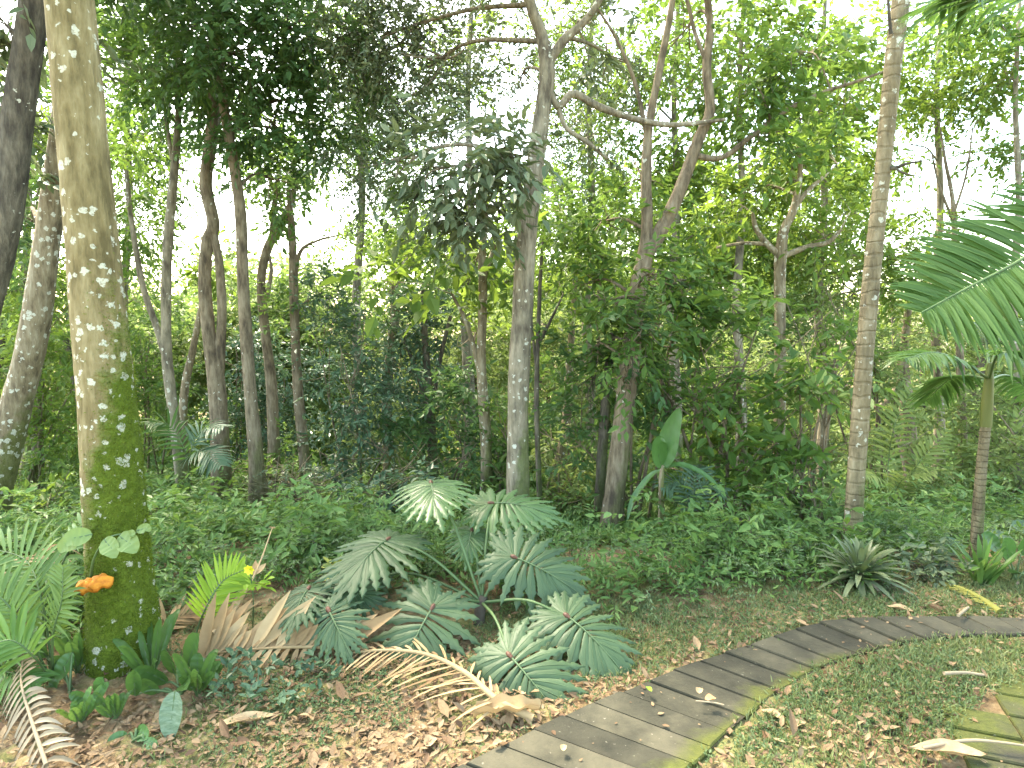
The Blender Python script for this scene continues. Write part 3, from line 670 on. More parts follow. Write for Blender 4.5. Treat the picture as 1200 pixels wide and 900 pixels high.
shrub('dark blue-green shrub filling the gap left of the pale lichen-ringed trunk', (420, 590), 7.4, [(400, 420, 0, 42, 60, 1.1, 'blue'), (430, 480, -.2, 45, 55, 1.0, 'blue'), (395, 530, .1, 45, 45, 1.0, 'blue'), (385, 380, .3, 30, 45, .8, 'blue')])
shrub('dark leafy shrub behind the top of the philodendron', (530, 590), 7.0, [(535, 480, 0, 42, 50, 1.2, 'dark'), (540, 540, 0, 45, 40, 1.2, 'blue'), (480, 520, .4, 40, 45, 1.1, 'dark')])
shrub('large mid green shrub spreading between the big forked trunk and the pinkish trunk', (840, 630), 5.6, [(850, 400, 0, 60, 45, 1.1, 'midbig'), (830, 460, -.2, 55, 45, 1.0, 'midbig'), (880, 510, -.1, 50, 45, 1.0, 'midbig'), (800, 400, .2, 45, 45, 1.2, 'midbig'), (845, 560, .3, 50, 40, .8, 'midbig')], stems=9)
shrub('mid green bushy shrub with drooping leaves in front of the pinkish trunk', (950, 640), 5.5, [(945, 430, 0, 45, 55, 1.2, 'midbig'), (955, 500, -.1, 45, 45, 1.3, 'midbig'), (930, 550, -.2, 45, 40, 1.2, 'midbig'), (975, 380, .4, 34, 40, .9, 'mid')], stems=8)
shrub('leafy dark bush hugging the big forked trunk at half height', (745, 610), 5.7, [(765, 440, .1, 40, 50, 1.1, 'dark'), (770, 370, .2, 45, 40, 1.2, 'mid'), (680, 500, .3, 40, 45, .9, 'dark'), (745, 520, .4, 45, 45, .7, 'mid')], stems=6)
shrub('pale yellow-green thicket bush right of the ringed palm trunk', (1050, 640), 6.6, [(1065, 590, 0, 50, 40, 1.3, 'pale'), (1050, 540, .8, 45, 45, 1.1, 'pale'), (1110, 560, .6, 45, 50, 1.2, 'pale'), (1090, 630, -.6, 50, 26, 1.2, 'pale')], stems=6)
shrub('bright sunlit bush behind the small palm at the right edge', (1200, 630), 6.8, [(1190, 560, 0, 50, 55, 1.3, 'pale'), (1210, 480, .5, 60, 50, 1.2, 'pale'), (1140, 490, 1.2, 55, 50, 1.2, 'pale')], stems=6)
shrub('tall pale bush rising behind the ringed palm trunk', (1020, 610), 8.5, [(1000, 420, 0, 55, 55, 1.1, 'pale'), (985, 330, .2, 45, 50, 1.0, 'pale'), (1030, 470, .2, 45, 50, 1.0, 'pale')], stems=6)
shrub('dim green bush behind the left trunks by the yellow-mossed stem', (180, 580), 9.5, [(180, 470, 0, 55, 55, 1.2, 'mid'), (230, 520, .2, 50, 40, 1.1, 'blue'), (165, 390, .3, 45, 50, 1.1, 'mid')], stems=6)
shrub('dim green bush between the crooked double trunk and the wavy trunk', (290, 580), 10.0, [(290, 500, 0, 50, 50, 1.2, 'blue'), (335, 440, .3, 45, 55, 1.1, 'mid'), (280, 410, .5, 40, 45, .9, 'light')], stems=6)
shrub('mid green bush behind the speckled leaning trunk at the left edge', (40, 590), 8.0, [(30, 450, 0, 60, 60, 1.1, 'light'), (85, 400, .2, 50, 60, 1.1, 'mid'), (90, 510, 0, 55, 50, 1.3, 'blue'), (0, 540, .2, 50, 40, 1.1, 'mid')], stems=6)
shrub('leafy bush in the gap behind the thin leaning pale trunk', (650, 600), 8.5, [(640, 480, 0, 50, 50, 1.0, 'mid'), (680, 540, .1, 45, 40, 1.1, 'mid'), (600, 520, .3, 40, 45, 1.0, 'blue')], stems=6)
shrub('dead brown twiggy bush at the foot of the wavy brown trunk', (345, 610), 6.4, [(340, 575, 0, 45, 26, .35, 'fine')], stems=26)
shrub('green bush behind the paddle-leaved plant', (800, 620), 7.5, [(800, 520, 0, 55, 45, 1.0, 'mid'), (850, 590, -.2, 45, 30, 1.0, 'blue'), (770, 580, 0, 45, 35, 1.0, 'blue')], stems=6)

shrub('light green bush in the gap between the slim mossy trunk and the central trunk', (590, 600), 6.6, [(590, 500, .2, 34, 45, 1.1, 'mid'), (585, 560, 0, 36, 30, 1.2, 'light')], stems=6)
shrub('pale leafy bush right of the central trunk at the foot of the leaning pale trunk', (660, 610), 6.2, [(665, 560, 0, 40, 34, 1.2, 'pale'), (645, 520, .3, 34, 36, 1.0, 'mid')], stems=6)
shrub('low fresh green bush left of the pinkish trunk under the large mid green shrub', (855, 640), 5.0, [(850, 600, 0, 45, 26, 1.1, 'light'), (820, 580, .2, 40, 30, 1.0, 'mid')], stems=6)
shrub('light green bush at the foot of the ringed palm trunk, left of the rosette plant', (960, 650), 5.0, [(965, 610, 0, 36, 30, 1.1, 'pale'), (945, 585, .2, 34, 30, 1.0, 'mid')], stems=6)
shrub('bright green bush at the left edge in front of the speckled leaning trunk', (60, 640), 5.4, [(60, 600, .6, 45, 26, 1.2, 'light'), (20, 610, .3, 40, 26, 1.1, 'mid')], stems=6)
shrub('soft green bush between the thick pale trunk and the slim forked trunk', (190, 620), 6.2, [(195, 590, 0, 36, 24, 1.0, 'mid'), (225, 600, -.2, 34, 20, 1.0, 'light')], stems=5)
shrub('dim olive bush behind the tall straight brown trunk', (300, 600), 7.6, [(285, 560, 0, 40, 30, 1.0, 'mid'), (330, 545, .2, 40, 30, .9, 'dark')], stems=6)
shrub('blue-green bush under the pale lichen-ringed trunk, behind the left philodendron leaf', (450, 620), 6.2, [(445, 580, 0, 45, 28, 1.1, 'blue'), (480, 560, .2, 36, 30, 1.0, 'mid')], stems=6)
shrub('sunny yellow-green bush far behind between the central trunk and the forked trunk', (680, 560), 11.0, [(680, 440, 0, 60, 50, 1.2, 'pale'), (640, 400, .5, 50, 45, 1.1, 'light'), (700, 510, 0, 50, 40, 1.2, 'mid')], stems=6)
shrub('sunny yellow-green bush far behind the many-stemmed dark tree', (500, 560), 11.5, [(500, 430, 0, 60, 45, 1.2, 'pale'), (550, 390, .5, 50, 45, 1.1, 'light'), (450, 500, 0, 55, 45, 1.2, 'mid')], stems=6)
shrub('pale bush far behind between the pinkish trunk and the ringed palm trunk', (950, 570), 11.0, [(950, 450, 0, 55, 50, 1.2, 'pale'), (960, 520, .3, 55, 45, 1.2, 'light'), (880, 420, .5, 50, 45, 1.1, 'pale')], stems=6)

# --- far wood, one mass
mb = MB()
def far_blobs(n, d0, d1, x0, x1, y0, y1, r0, r1, kind, cover, mi):
    for _ in range(n):
        px = x0 + (x1 - x0) * rng.random(); D = d0 + (d1 - d0) * rng.random(); py = y0 + (y1 - y0) * rng.random() ** .8
        c = P(px, py, D); r = r0 + (r1 - r0) * rng.random()
        L, wr, K, tw, mt, dr = KINDS[kind]; KINDS['_f'] = (L * 1.9, wr, K, tw * 1.8, mt, dr)
        a = MB(); blob(a, c, r, r * .8, r * .75, cover, '_f')
        for V, (F, m_, sm) in zip(a.v, a.f): mb.add(V, F - F.min(), 2 if m_ else mi, sm)
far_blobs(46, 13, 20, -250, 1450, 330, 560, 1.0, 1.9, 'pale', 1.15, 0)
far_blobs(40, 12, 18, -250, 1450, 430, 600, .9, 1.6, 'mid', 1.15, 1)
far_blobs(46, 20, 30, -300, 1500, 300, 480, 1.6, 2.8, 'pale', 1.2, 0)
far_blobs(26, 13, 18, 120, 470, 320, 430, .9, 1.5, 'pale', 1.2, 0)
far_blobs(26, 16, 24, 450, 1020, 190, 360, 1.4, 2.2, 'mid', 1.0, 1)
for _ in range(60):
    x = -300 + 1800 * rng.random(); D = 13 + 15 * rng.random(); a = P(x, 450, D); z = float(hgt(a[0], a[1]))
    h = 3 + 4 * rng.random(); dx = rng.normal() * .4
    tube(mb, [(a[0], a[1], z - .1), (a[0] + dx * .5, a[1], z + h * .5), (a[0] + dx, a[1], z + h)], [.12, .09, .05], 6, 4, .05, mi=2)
M['far'] = leaf_mat('sunlit_far_leaves', [(.10, .16, .05), (.15, .21, .075), (.22, .27, .12)], .55)  # sunlight and distance haze painted into the leaf colour
tag(mb.build('distant_woods', [M['far'], M['light'], M['twig']]), 'pale hazy mass of trees closing the view behind the trunks', 'woods', kind='stuff')  # lighter leaf slot stands in for haze over the far trees

# ------------------------------------------------------------------ palms
def frond(mb, pts, n, Lmax, upv, width=.03, fwd=0.6, lift=0.1, droop=0.35, mi=0, rmi=1, r0=.012, start=0.18, prof=None, sides=(1, -1), jit=.06, segs=5, tear=0.0):
    """pinnate palm leaf on a rachis through pts"""
    sp, sr = smooth_path(pts, np.linspace(r0, r0 * .25, len(pts)), 8)
    tube(mb, sp, sr, 6, 1, 0, mi=rmi, raw=True)
    T = nrm(np.gradient(sp, axis=0)); idx = np.linspace(start, 0.995, n) * (len(sp) - 1)
    upv = nrm(np.array(upv, float))
    for sg in sides:
        for q in idx:
            if tear and rng.random() < tear: continue
            i0 = int(q); fr = q - i0; i1 = min(i0 + 1, len(sp) - 1)
            p = sp[i0] * (1 - fr) + sp[i1] * fr; t = T[i0]
            u = q / (len(sp) - 1); s_ = nrm(np.cross(t, upv)) * sg; nn = nrm(np.cross(np.cross(t, upv), t))
            L = Lmax * (prof(u) if prof else (math.sin(math.pi * min(1, max(0, (u - start) / (1 - start) * .82 + .16))) ** .6)) * (1 + rng.normal() * .05)
            f = fwd + 0.5 * u + rng.normal() * jit
            d = nrm(s_ + t * f + nn * (lift + rng.normal() * jit))
            uu = np.linspace(0, 1, segs)[:, None]
            dr = droop * (1 + .3 * rng.normal())
            c = p + d * L * uu - np.array([0, 0, 1.0]) * dr * L * uu ** 2
            tan = nrm(np.gradient(c, axis=0)); side = nrm(np.cross(tan, nn)); nl = np.cross(side, tan)
            w = width * np.array([.35, 1, .95, .62, .04]) if segs == 5 else width * np.sin(np.linspace(.25, math.pi, segs))
            w = w[:, None] * .5
            V = np.stack([c - side * w + nl * w * .25, c - nl * w * .25, c + side * w + nl * w * .25], 1).reshape(-1, 3)
            o = np.arange(segs - 1)[:, None] * 3
            F = np.concatenate([o + np.array([[0, 1, 4, 3]]), o + np.array([[1, 2, 5, 4]])])
            mb.add(V, F, mi, True)

# palm just outside the right edge: its two fronds reach into the picture
r_ = np.array([2.95, 2.75]); rz = float(hgt(*r_))
pr = thing('palm_tree', 'palm outside the right edge whose large dark green frond reaches into the photo', 'palm', (r_[0], r_[1], rz), 'palm trees')
mb = MB(); tube(mb, [(r_[0], r_[1], rz - .1), (r_[0] + .02, r_[1], 1.2), (r_[0], r_[1], 2.1)], [.09, .065, .06], 14, 14, .02); mb.build('trunk', M['bark_thinpalm'], pr)
mb = MB(); tube(mb, [(r_[0], r_[1], 2.1), (r_[0], r_[1], 2.35), (r_[0], r_[1], 2.6)], [.062, .066, .03], 14, 6); mb.build('crownshaft', M['shaft'], pr)
def palm_frond(parent, pts, n, L, upv, **kw):
    mb = MB(); frond(mb, pts, n, L, upv, **kw); return mb.build('frond', [M['palm'], M['stalk']], parent)
top = np.array([r_[0], r_[1], 2.5])
palm_frond(pr, [top, P(1290, 240, 2.75), P(1200, 302, 2.72), P(1140, 334, 2.68), P(1080, 366, 2.62)], 84, .42, (-.25, -.80, .55), width=.027, fwd=.02, lift=.12, droop=.20, start=.12)
palm_frond(pr, [top, top + (.3, .2, .6), top + (-.3, .9, .9), P(1150, -10, 3.6), P(1085, 12, 3.9)], 46, .48, (.1, -.5, .9), width=.03, fwd=.5, lift=.05, droop=.4)
for a in (-.4, .5, 2.6, -1.6):
    d = np.array([math.cos(a), math.sin(a) * .8, 0]) if a != 2.6 else np.array([-.2, -1., 0])
    palm_frond(pr, [top, top + d * .35 + (0, 0, .45), top + d * .9 + (0, 0, .62), top + d * 1.5 + (0, 0, .35)], 34, .45, (0, 0, 1), width=.03, droop=.4)

# small palm at the right, next to the path
b = G(1143, 664); D = b[1]
ps = thing('palm_tree', 'small thin palm with a bare brown trunk and dark arching fronds beside the path', 'palm', tuple(b), 'palm trees')
tpx = [(1143, 668, 19), (1144, 640, 16), (1147, 590, 15), (1151, 540, 14), (1155, 500, 13)]
pp = [P(x, y, D) for x, y, w in tpx]; pp[0][2] = b[2] - .08
mb = MB(); tube(mb, pp, [rad_px(p, w) for p, (_, _, w) in zip(pp, tpx)], 14, 12, .03); mb.build('trunk', M['bark_thinpalm'], ps)
mb = MB(); tube(mb, [pp[-1], P(1157, 470, D), P(1159, 445, D), P(1160, 425, D)], [.034, .033, .026, .012], 12, 8); mb.build('crownshaft', M['shaft'], ps)
top = P(1159, 445, D)
for pts_ in ([P(1130, 425, D - .1), P(1095, 413, D - .2), P(1062, 420, D - .3)], [P(1170, 415, D - .2), P(1195, 420, D - .3), P(1230, 455, D - .4)], [P(1155, 400, D + .3), P(1140, 378, D + .7), P(1120, 380, D + 1.1)],
             [P(1172, 395, D + .2), P(1200, 375, D + .4), P(1240, 385, D + .6)], [P(1135, 440, D + .2), P(1112, 445, D + .4), P(1085, 470, D + .6)], [P(1180, 440, D + .3), P(1205, 455, D + .5), P(1235, 490, D + .7)]):
    palm_frond(ps, [top] + pts_, 26, .26, (0, -.15, 1), width=.028, fwd=.5, lift=.0, droop=.35, r0=.009, start=.3)

# ringed tall palm trunk right of centre
b = G(999, 648); D = b[1]
pt = thing('palm_tree', 'tall ringed palm trunk curving up out of the top of the photo right of centre', 'palm', tuple(b), 'palm trees')
tpx = [(998, 650, 27), (1000, 610, 23), (1003, 560, 22), (1008, 490, 22), (1013, 420, 22), (1020, 340, 22), (1027, 270, 21), (1034, 205, 20), (1040, 140, 21), (1047, 70, 22), (1056, 0, 23), (1066, -90, 22), (1075, -200, 20), (1082, -420, 16)]
pp = [P(x, y, D) for x, y, w in tpx]; pp[0][2] = b[2] - .08
sp, sr = smooth_path(pp, [rad_px(p, w) for p, (_, _, w) in zip(pp, tpx)], 12)
mb = MB(); tube(mb, sp, sr * (1 + .025 * np.sin(np.arange(len(sr)) * 1.9)), 20, 1, .02, raw=True); mb.build('trunk', M['bark_palm'], pt)
mb = MB(); tube(mb, [P(1034, 196, D), P(1048, 197, D - .05), P(1062, 192, D - .08), P(1083, 188, D - .1)], [.02, .014, .009, .004], 6, 5, .1)
tube(mb, [P(1048, 197, D - .05), P(1060, 203, D - .1), P(1078, 207, D - .1)], [.01, .007, .003], 6, 5, .1); mb.build('branch', M['bark_dark'], pt)
mb = MB(); tube(mb, [P(1044, 40, D - .05), P(1042, 20, D - .06), P(1040, -20, D - .08), P(1038, -90, D - .1)], [.012, .010, .009, .004], 6, 5, .1); mb.build('branch', M['bark_dark'], pt)
top = pp[-1]
for k in range(8):
    a = k * .785 + .3; d = np.array([math.cos(a), math.sin(a), 0])
    palm_frond(pt, [top, top + d * .5 + (0, 0, .6), top + d * 1.3 + (0, 0, .7), top + d * 2.0 + (0, 0, .1)], 30, .5, (0, 0, 1), width=.035, droop=.5)

# seedling palms
def seedling(label, base, specs, mat='palm', L=.2, n=16, width=.02, group='young palms on the forest floor'):
    b = G(*base); root = thing('palm_seedling', label, 'young palm', tuple(b), group)
    for pts_, *o in specs:
        kw = o[0] if o else {}
        mb = MB(); frond(mb, [b + (0, 0, .0)] + [P(*q) for q in pts_], kw.get('n', n), kw.get('L', L), kw.get('up', (0, -.4, .9)), width=kw.get('w', width), fwd=.55, lift=.05, droop=kw.get('dr', .3), r0=.006, start=.35)
        mb.build('frond', [M[kw.get('mat', mat)], M['stalk']], root)
    return root
D = G(228, 752)[1]
seedling('young palm with one bright lime green frond beside the dry tan frond', (228, 755), [
    ([(232, 735, D), (245, 705, D + .02), (262, 680, D + .1), (285, 668, D + .2)], dict(mat='lime', L=.19, n=20, up=(.35, -.85, .3), w=.017, dr=.12))])
D = G(60, 795)[1]
seedling('young palm at the left edge with several arching green fronds beside the thick trunk', (62, 800), [
    ([(58, 760, D), (48, 700, D), (28, 655, D + .1), (-30, 640, D + .15)], dict(L=.27, n=24, up=(0, -.75, .6), w=.018, dr=.25, mat='palmlight')),
    ([(50, 720, D + .1), (78, 650, D + .2), (105, 600, D + .3), (112, 575, D + .35)], dict(mat='palmlight', L=.16, n=16, w=.022, up=(-.3, -.8, .4))),
    ([(30, 740, D - .1), (0, 700, D - .1), (-40, 690, D - .1)], dict(L=.24, n=20, w=.018, mat='palmlight', up=(0, -.6, .7))),
    ([(62, 745, D - .1), (72, 705, D - .12), (74, 665, D - .1)], dict(L=.16, n=16, w=.016, mat='palmlight', up=(-.2, -.8, .4))),
    ([(40, 770, D - .2), (10, 750, D - .25), (-30, 770, D - .3)], dict(L=.22, n=18, mat='strap', up=(0, -.5, .8)))])
D = G(20, 812)[1]
seedling('low bright green palm clump at the left edge above the grey dry frond', (-5, 822), [
    ([(0, 790, D), (15, 765, D), (40, 742, D + .05)], dict(L=.15, n=12, mat='strap', w=.02)), ([(0, 790, D), (20, 790, D - .05), (45, 800, D - .05)], dict(L=.13, n=12, mat='strap', w=.02)),
    ([(-5, 780, D), (-20, 750, D), (-40, 735, D + .05)], dict(L=.15, n=12, mat='strap', w=.02))])
D = G(880, 665)[1]
seedling('blue-green young palm left of the pinkish trunk', (812, 640), [
    ([(812, 600, 5.0), (826, 570, 5.0), (850, 575, 4.9)], dict(mat='blue', L=.22, n=16)), ([(808, 600, 5.0), (796, 566, 5.0), (775, 570, 4.9)], dict(mat='blue', L=.22, n=16)), ([(812, 590, 5.), (815, 555, 5.1), (822, 545, 5.3)], dict(mat='blue', L=.22, n=16))])
seedling('fan of pale palm fronds in the hazy thicket right of the ringed palm trunk', (1045, 640), [
    ([(1045, 590, 6.4), (1060, 560, 6.3), (1095, 552, 6.1)], dict(mat='pale', L=.28, n=18, w=.03)), ([(1040, 560, 6.4), (1048, 500, 6.4), (1072, 450, 6.5)], dict(mat='pale', L=.28, n=18, w=.03, up=(-.5, -.8, .2))),
    ([(1045, 590, 6.4), (1030, 560, 6.3), (1010, 555, 6.1)], dict(mat='pale', L=.28, n=18, w=.03)), ([(1050, 590, 6.4), (1075, 545, 6.3), (1110, 505, 6.3)], dict(mat='pale', L=.26, n=18, w=.03))])
seedling('dark blue young palm between the slim forked trunk and the crooked double trunk', (222, 600), [
    ([(222, 540, 6.4), (236, 505, 6.4), (262, 500, 6.2)], dict(mat='blue', L=.3, n=18, w=.03)), ([(220, 540, 6.4), (200, 500, 6.4), (172, 495, 6.2)], dict(mat='palm', L=.3, n=18, w=.03)), ([(222, 540, 6.4), (240, 530, 6.2), (258, 545, 6.0)], dict(mat='blue', L=.28, n=18, w=.03))])

# ------------------------------------------------------------------ philodendron
def philo_blade(mb, A, axis_, normal, L, mi=0, rmi=1, nl=12):
    """round, deeply cut blade: lobes fan out from the stalk joint and a short midrib"""
    a = nrm(axis_); s = nrm(np.cross(a, normal)); n = np.cross(s, a)
    A = np.asarray(A, float); bendy = .35 + .25 * rng.random()
    def drop(x, y): return -(bendy * x * x + 0.30 * np.maximum(y, 0) ** 2 + .4 * np.minimum(y, 0) ** 2) / L + .012 * L * np.sin(9 * x / L + 5 * y / L)
    yy = np.linspace(0, L * .80, 8); tube(mb, [A + a * y + n * (drop(0, y) + .004) for y in yy], np.linspace(.005, .0012, 8), 5, 2, mi=2)
    J = np.array([A + a * d + n * .004 for d in (-.018, 0, .022)]); tube(mb, J, [.008, .013, .007], 7, 4, .1, mi=rmi)
    for sg in (1, -1):
        for k in range(nl + 1):
            t = k / nl
            by = L * .50 * max(0, (t - .30) / .70)
            ang = R(165) * (1 - t) ** 1.05 + R(5) * t + rng.normal() * .035
            env = L * (.40 + .10 * math.sin(math.pi * min(1, t * 1.05))) * (1 + rng.normal() * .06)
            if k == 0: env *= .85
            if k == nl:
                if sg == -1: continue
                ang = rng.normal() * .05; env = L * .5
            dx, dy = math.sin(ang) * sg, math.cos(ang); px_, py_ = -dy * sg, dx * sg
            u = np.array([0, .18, .34, .47, .50, .60, .66, .68, .77, .82, .84, .93, 1.0]); ns = len(u)
            pr = np.array([.42, .72, .92, 1.28, 1.42, .70, 1.08, 1.18, .48, .78, .82, .30, .03]) * (1 + .08 * rng.normal(size=ns))
            hw = L * (.042 + .006 * rng.random()) * pr * (1.12 if t < .35 else 1)
            bend = .12 * env * u ** 2 * math.sin(ang)
            cx = dx * env * u; cy = by + dy * env * u + bend
            roll = rng.normal() * .10
            V = []
            for w, lift in ((-1, 0), (-.5, .004), (0, .0), (.5, .004), (1, 0)):
                sh = .03 * env * abs(w) * (u > .4)                  # side teeth sweep towards the tip
                x = cx + px_ * hw * w + dx * sh; y = cy + py_ * hw * w + dy * sh
                z = drop(x, y) + lift * L / .5 - .005 * abs(w) + roll * hw * w + .0012 * (k % 3) + .03 * env * math.sin(k * 2.3) * u ** 2
                V.append(A + x[:, None] * s + y[:, None] * a + z[:, None] * n)
            V = np.stack(V, 1).reshape(-1, 3)
            o = (np.arange(ns - 1)[:, None] * 5 + np.arange(4)[None, :]).reshape(-1, 1)
            mb.add(V, o + np.array([[0, 1, 6, 5]]), mi, True)
            vp = A + cx[:, None] * s + cy[:, None] * a + (drop(cx, cy) + .0025)[:, None] * n
            tube(mb, vp[:10:2], np.linspace(.0022, .0008, 5), 3, 1, mi=2, cap=False, raw=True)

def philodendron(label, base, leaves, group, mat='philo'):
    b = np.array(base); root = thing('philodendron', label, 'plant', tuple(b), group)
    mb = MB(); tube(mb, [b + (0, 0, -.05), b + (0.01, .02, .06), b + (.03, .04, .14)], [.035, .032, .022], 10, 5, .1); mb.build('stem', M['twig'], root)
    c = b + (.02, .03, .11)
    for (A, ax, nr, L, mt) in leaves:
        mb = MB(); philo_blade(mb, A, ax, nr, L * 1.28); lf = mb.build('leaf', [M[mt], M['redstalk'], M['vein']], root)
        mid = c * .45 + A * .55 + np.array([0, 0, .10 * np.linalg.norm(A - c)])
        mb = MB(); tube(mb, [c, mid, A - nrm(np.array(nr)) * .012], [.009, .007, .005], 7, 7); st = mb.build('stalk', M['stalk'], root)
        st.parent = lf
    return root
pb = G(560, 732); D0 = pb[1]
Lf = []
def pl(px, py, D, tip, tipD, nr, L, mt='philo'):
    A = P(px, py, D); Lf.append((A, P(*tip, tipD) - A, nr, L, mt))
pl(505, 566, D0 + .45, (510, 590), D0 + .05, (0.05, -.55, .8), .37, 'philo_young')
pl(455, 632, D0 + .25, (415, 660), D0 - .05, (-.1, -.35, .9), .42)
pl(575, 590, D0 + .50, (640, 590), D0 + .45, (.1, -.30, .95), .38, 'philo_young')
pl(553, 622, D0 + .40, (548, 640), D0 + .2, (0, -.6, .8), .24, 'philo_young')
pl(602, 653, D0 + .10, (668, 680), D0 + .0, (.2, -.62, .76), .40)
pl(507, 712, D0 - .15, (478, 762), D0 - .36, (-.1, -.74, .66), .42)
pl(597, 768, D0 - .46, (648, 826), D0 - .70, (.1, -.78, .62), .38)
pl(664, 722, D0 - .22, (720, 766), D0 - .42, (.3, -.62, .72), .38)
pl(430, 675, D0 + .35, (400, 690), D0 + .25, (-.2, -.4, .9), .30)
philodendron('large philodendron with wide deeply cut leaves on long stalks in the middle foreground', pb, Lf, 'philodendrons on the forest floor')
pb2 = G(372, 748); D2 = pb2[1]; Lf = []
pl(362, 690, D2 + .1, (345, 712), D2 - .1, (-.1, -.5, .85), .26)
pl(385, 715, D2 - .05, (400, 745), D2 - .2, (.1, -.7, .7), .26)
pl(345, 725, D2 + .05, (320, 740), D2 - .05, (-.2, -.6, .8), .22)
pl(395, 690, D2 + .2, (425, 695), D2 + .15, (.1, -.5, .85), .24)
philodendron('smaller blue-green philodendron just right of the dry tan frond', pb2, Lf, 'philodendrons on the forest floor')

# ------------------------------------------------------------------ paddle-leaved plant (right of centre)
def paddle(mb, pts, w, upv, mi=0, rmi=1, n=22):
    sp, _ = smooth_path(pts, np.ones(len(pts)), 10); T = nrm(np.gradient(sp, axis=0)); m = len(sp)
    u = np.linspace(0, 1, m); prof = np.sin(np.pi * np.clip(u, 0, 1) ** .85) ** .55
    prof[0] = .05; prof[-1] = .02
    s = nrm(np.cross(T, np.array(upv, float))); nn = np.cross(s, T)
    rows = []
    for f in (-1, -.55, 0, .55, 1):
        rows.append(sp + s * (w * prof * f)[:, None] + nn * (w * prof * .28 * abs(f) ** 1.3)[:, None] + nn * (.0012 * np.sin(u * 31 + f * 2))[:, None])
    V = np.stack(rows, 1).reshape(-1, 3); o = (np.arange(m - 1)[:, None] * 5 + np.arange(4)[None]).reshape(-1, 1)
    mb.add(V, o + np.array([[0, 1, 6, 5]]), mi)
    tube(mb, sp - nn * .003, np.linspace(.006, .001, m), 5, 1, mi=rmi, raw=True)
M['paddle'] = plain_mat('paddle_leaf', [(.06, .14, .03), (.085, .18, .045)], 25, 0.35, (1, 1, .3), 0.35, .15, spec=.5)
b = G(774, 640); D = b[1]
bp = thing('banana_plant', 'banana-like plant with upright bright green paddle leaves right of the big forked trunk', 'plant', tuple(b))
mb = MB(); tube(mb, [b + (0, 0, -.05), P(775, 600, D), P(775, 560, D), P(777, 545, D)], [.03, .026, .022, .015], 10, 6, .05); mb.build('stem', M['bark_tan'], bp)
for pts_, w, up in (([P(777, 548, D), P(781, 530, D), P(787, 505, D), P(797, 478, D - .02)], .085, (-.5, -1, .1)), ([P(776, 548, D), P(772, 535, D - .03), P(772, 520, D - .06), P(776, 511, D - .06)], .075, (.3, -1, .3)),
                   ([P(778, 548, D), P(800, 545, D - .05), P(830, 560, D - .1), P(850, 585, D - .15)], .03, (.2, -.5, .8)), ([P(775, 550, D), P(760, 560, D + .05), P(742, 585, D + .05), P(735, 610, D)], .026, (-.2, -.6, .8))):
    mb = MB(); paddle(mb, pts_, w, up); mb.build('leaf', [M['paddle'], M['stalk']], bp)

# ------------------------------------------------------------------ rosettes, straps, broad leaves
def strap_leaf(mb, b, az, el, L, w, droop, mi=0, seg=8, fold=.3):
    d = np.array([math.cos(az) * math.cos(el), math.sin(az) * math.cos(el), math.sin(el)])
    u = np.linspace(0, 1, seg)[:, None]
    c = b + d * L * u - np.array([0, 0, 1.0]) * droop * L * u ** 2.2
    T = nrm(np.gradient(c, axis=0)); s = nrm(np.cross(T, (0, 0, 1.0))); n = np.cross(s, T)
    pr = (w * np.interp(u[:, 0], [0, .15, .5, .8, 1], [.6, .9, 1, .65, .03]))[:, None] * .5
    V = np.stack([c - s * pr + n * pr * fold, c, c + s * pr + n * pr * fold], 1).reshape(-1, 3)
    o = np.arange(seg - 1)[:, None] * 3
    mb.add(V, np.concatenate([o + np.array([[0, 1, 4, 3]]), o + np.array([[1, 2, 5, 4]])]), mi)
b = G(1012, 690); b = b + (0, .05, .0)
ro = thing('bromeliad', 'wide grey-green rosette plant with sword leaves at the foot of the ringed palm trunk', 'plant', tuple(b))
mb = MB()
for k in range(64):
    el = R(82 - 82 * (k / 64) ** .8) + rng.normal() * .06
    strap_leaf(mb, b + (0, 0, .06), k * 2.4, el, .33 * (.8 + .4 * rng.random()), .036, .22 + .2 * rng.random())
mb.build('rosette', M['brom'], ro)
mb = MB()
for k in range(16): strap_leaf(mb, b + (0, 0, .07), k * .7 + .2, R(-5 - 20 * rng.random()), .17 + .06 * rng.random(), .022, .35)
mb.build('dead_leaves', M['drygrey'], ro)
b = G(1150, 685)
so = thing('strap_leaf_plant', 'bright green strap-leaved plant at the foot of the small palm', 'plant', tuple(b))
mb = MB()
for k in range(22): strap_leaf(mb, b + rng.normal(size=3) * (.02, .02, 0), k * 2.4, R(50 + 35 * rng.random()), .27 + .12 * rng.random(), .032, .2)
mb.build('leaves', M['strap'], so)
def broad_plant(name, label, base, leaves, mat='strap', stalk='stalk', group='broad-leaved plants on the forest floor'):
    b = G(*base); root = thing(name, label, 'plant', tuple(b), group)
    for px, py, D, L, w, ax, up in leaves:
        A = P(px, py, D); ax = nrm(np.array(ax, float)); mb = MB()
        paddle(mb, [A, A + ax * L * .35, A + ax * L * .7 + (0, 0, -.03 * L), A + ax * L + (0, 0, -.12 * L)], w, up)
        lf = mb.build('leaf', [M[mat], M[stalk]], root)
        mb = MB(); tube(mb, [b + rng.normal(size=3) * (.01, .01, 0), b * .4 + A * .6 + (0, 0, .02), A], [.006, .005, .004], 6, 5); s = mb.build('stalk', M['stalk'], root); s.parent = lf
    return root
D = G(1190, 680)[1]
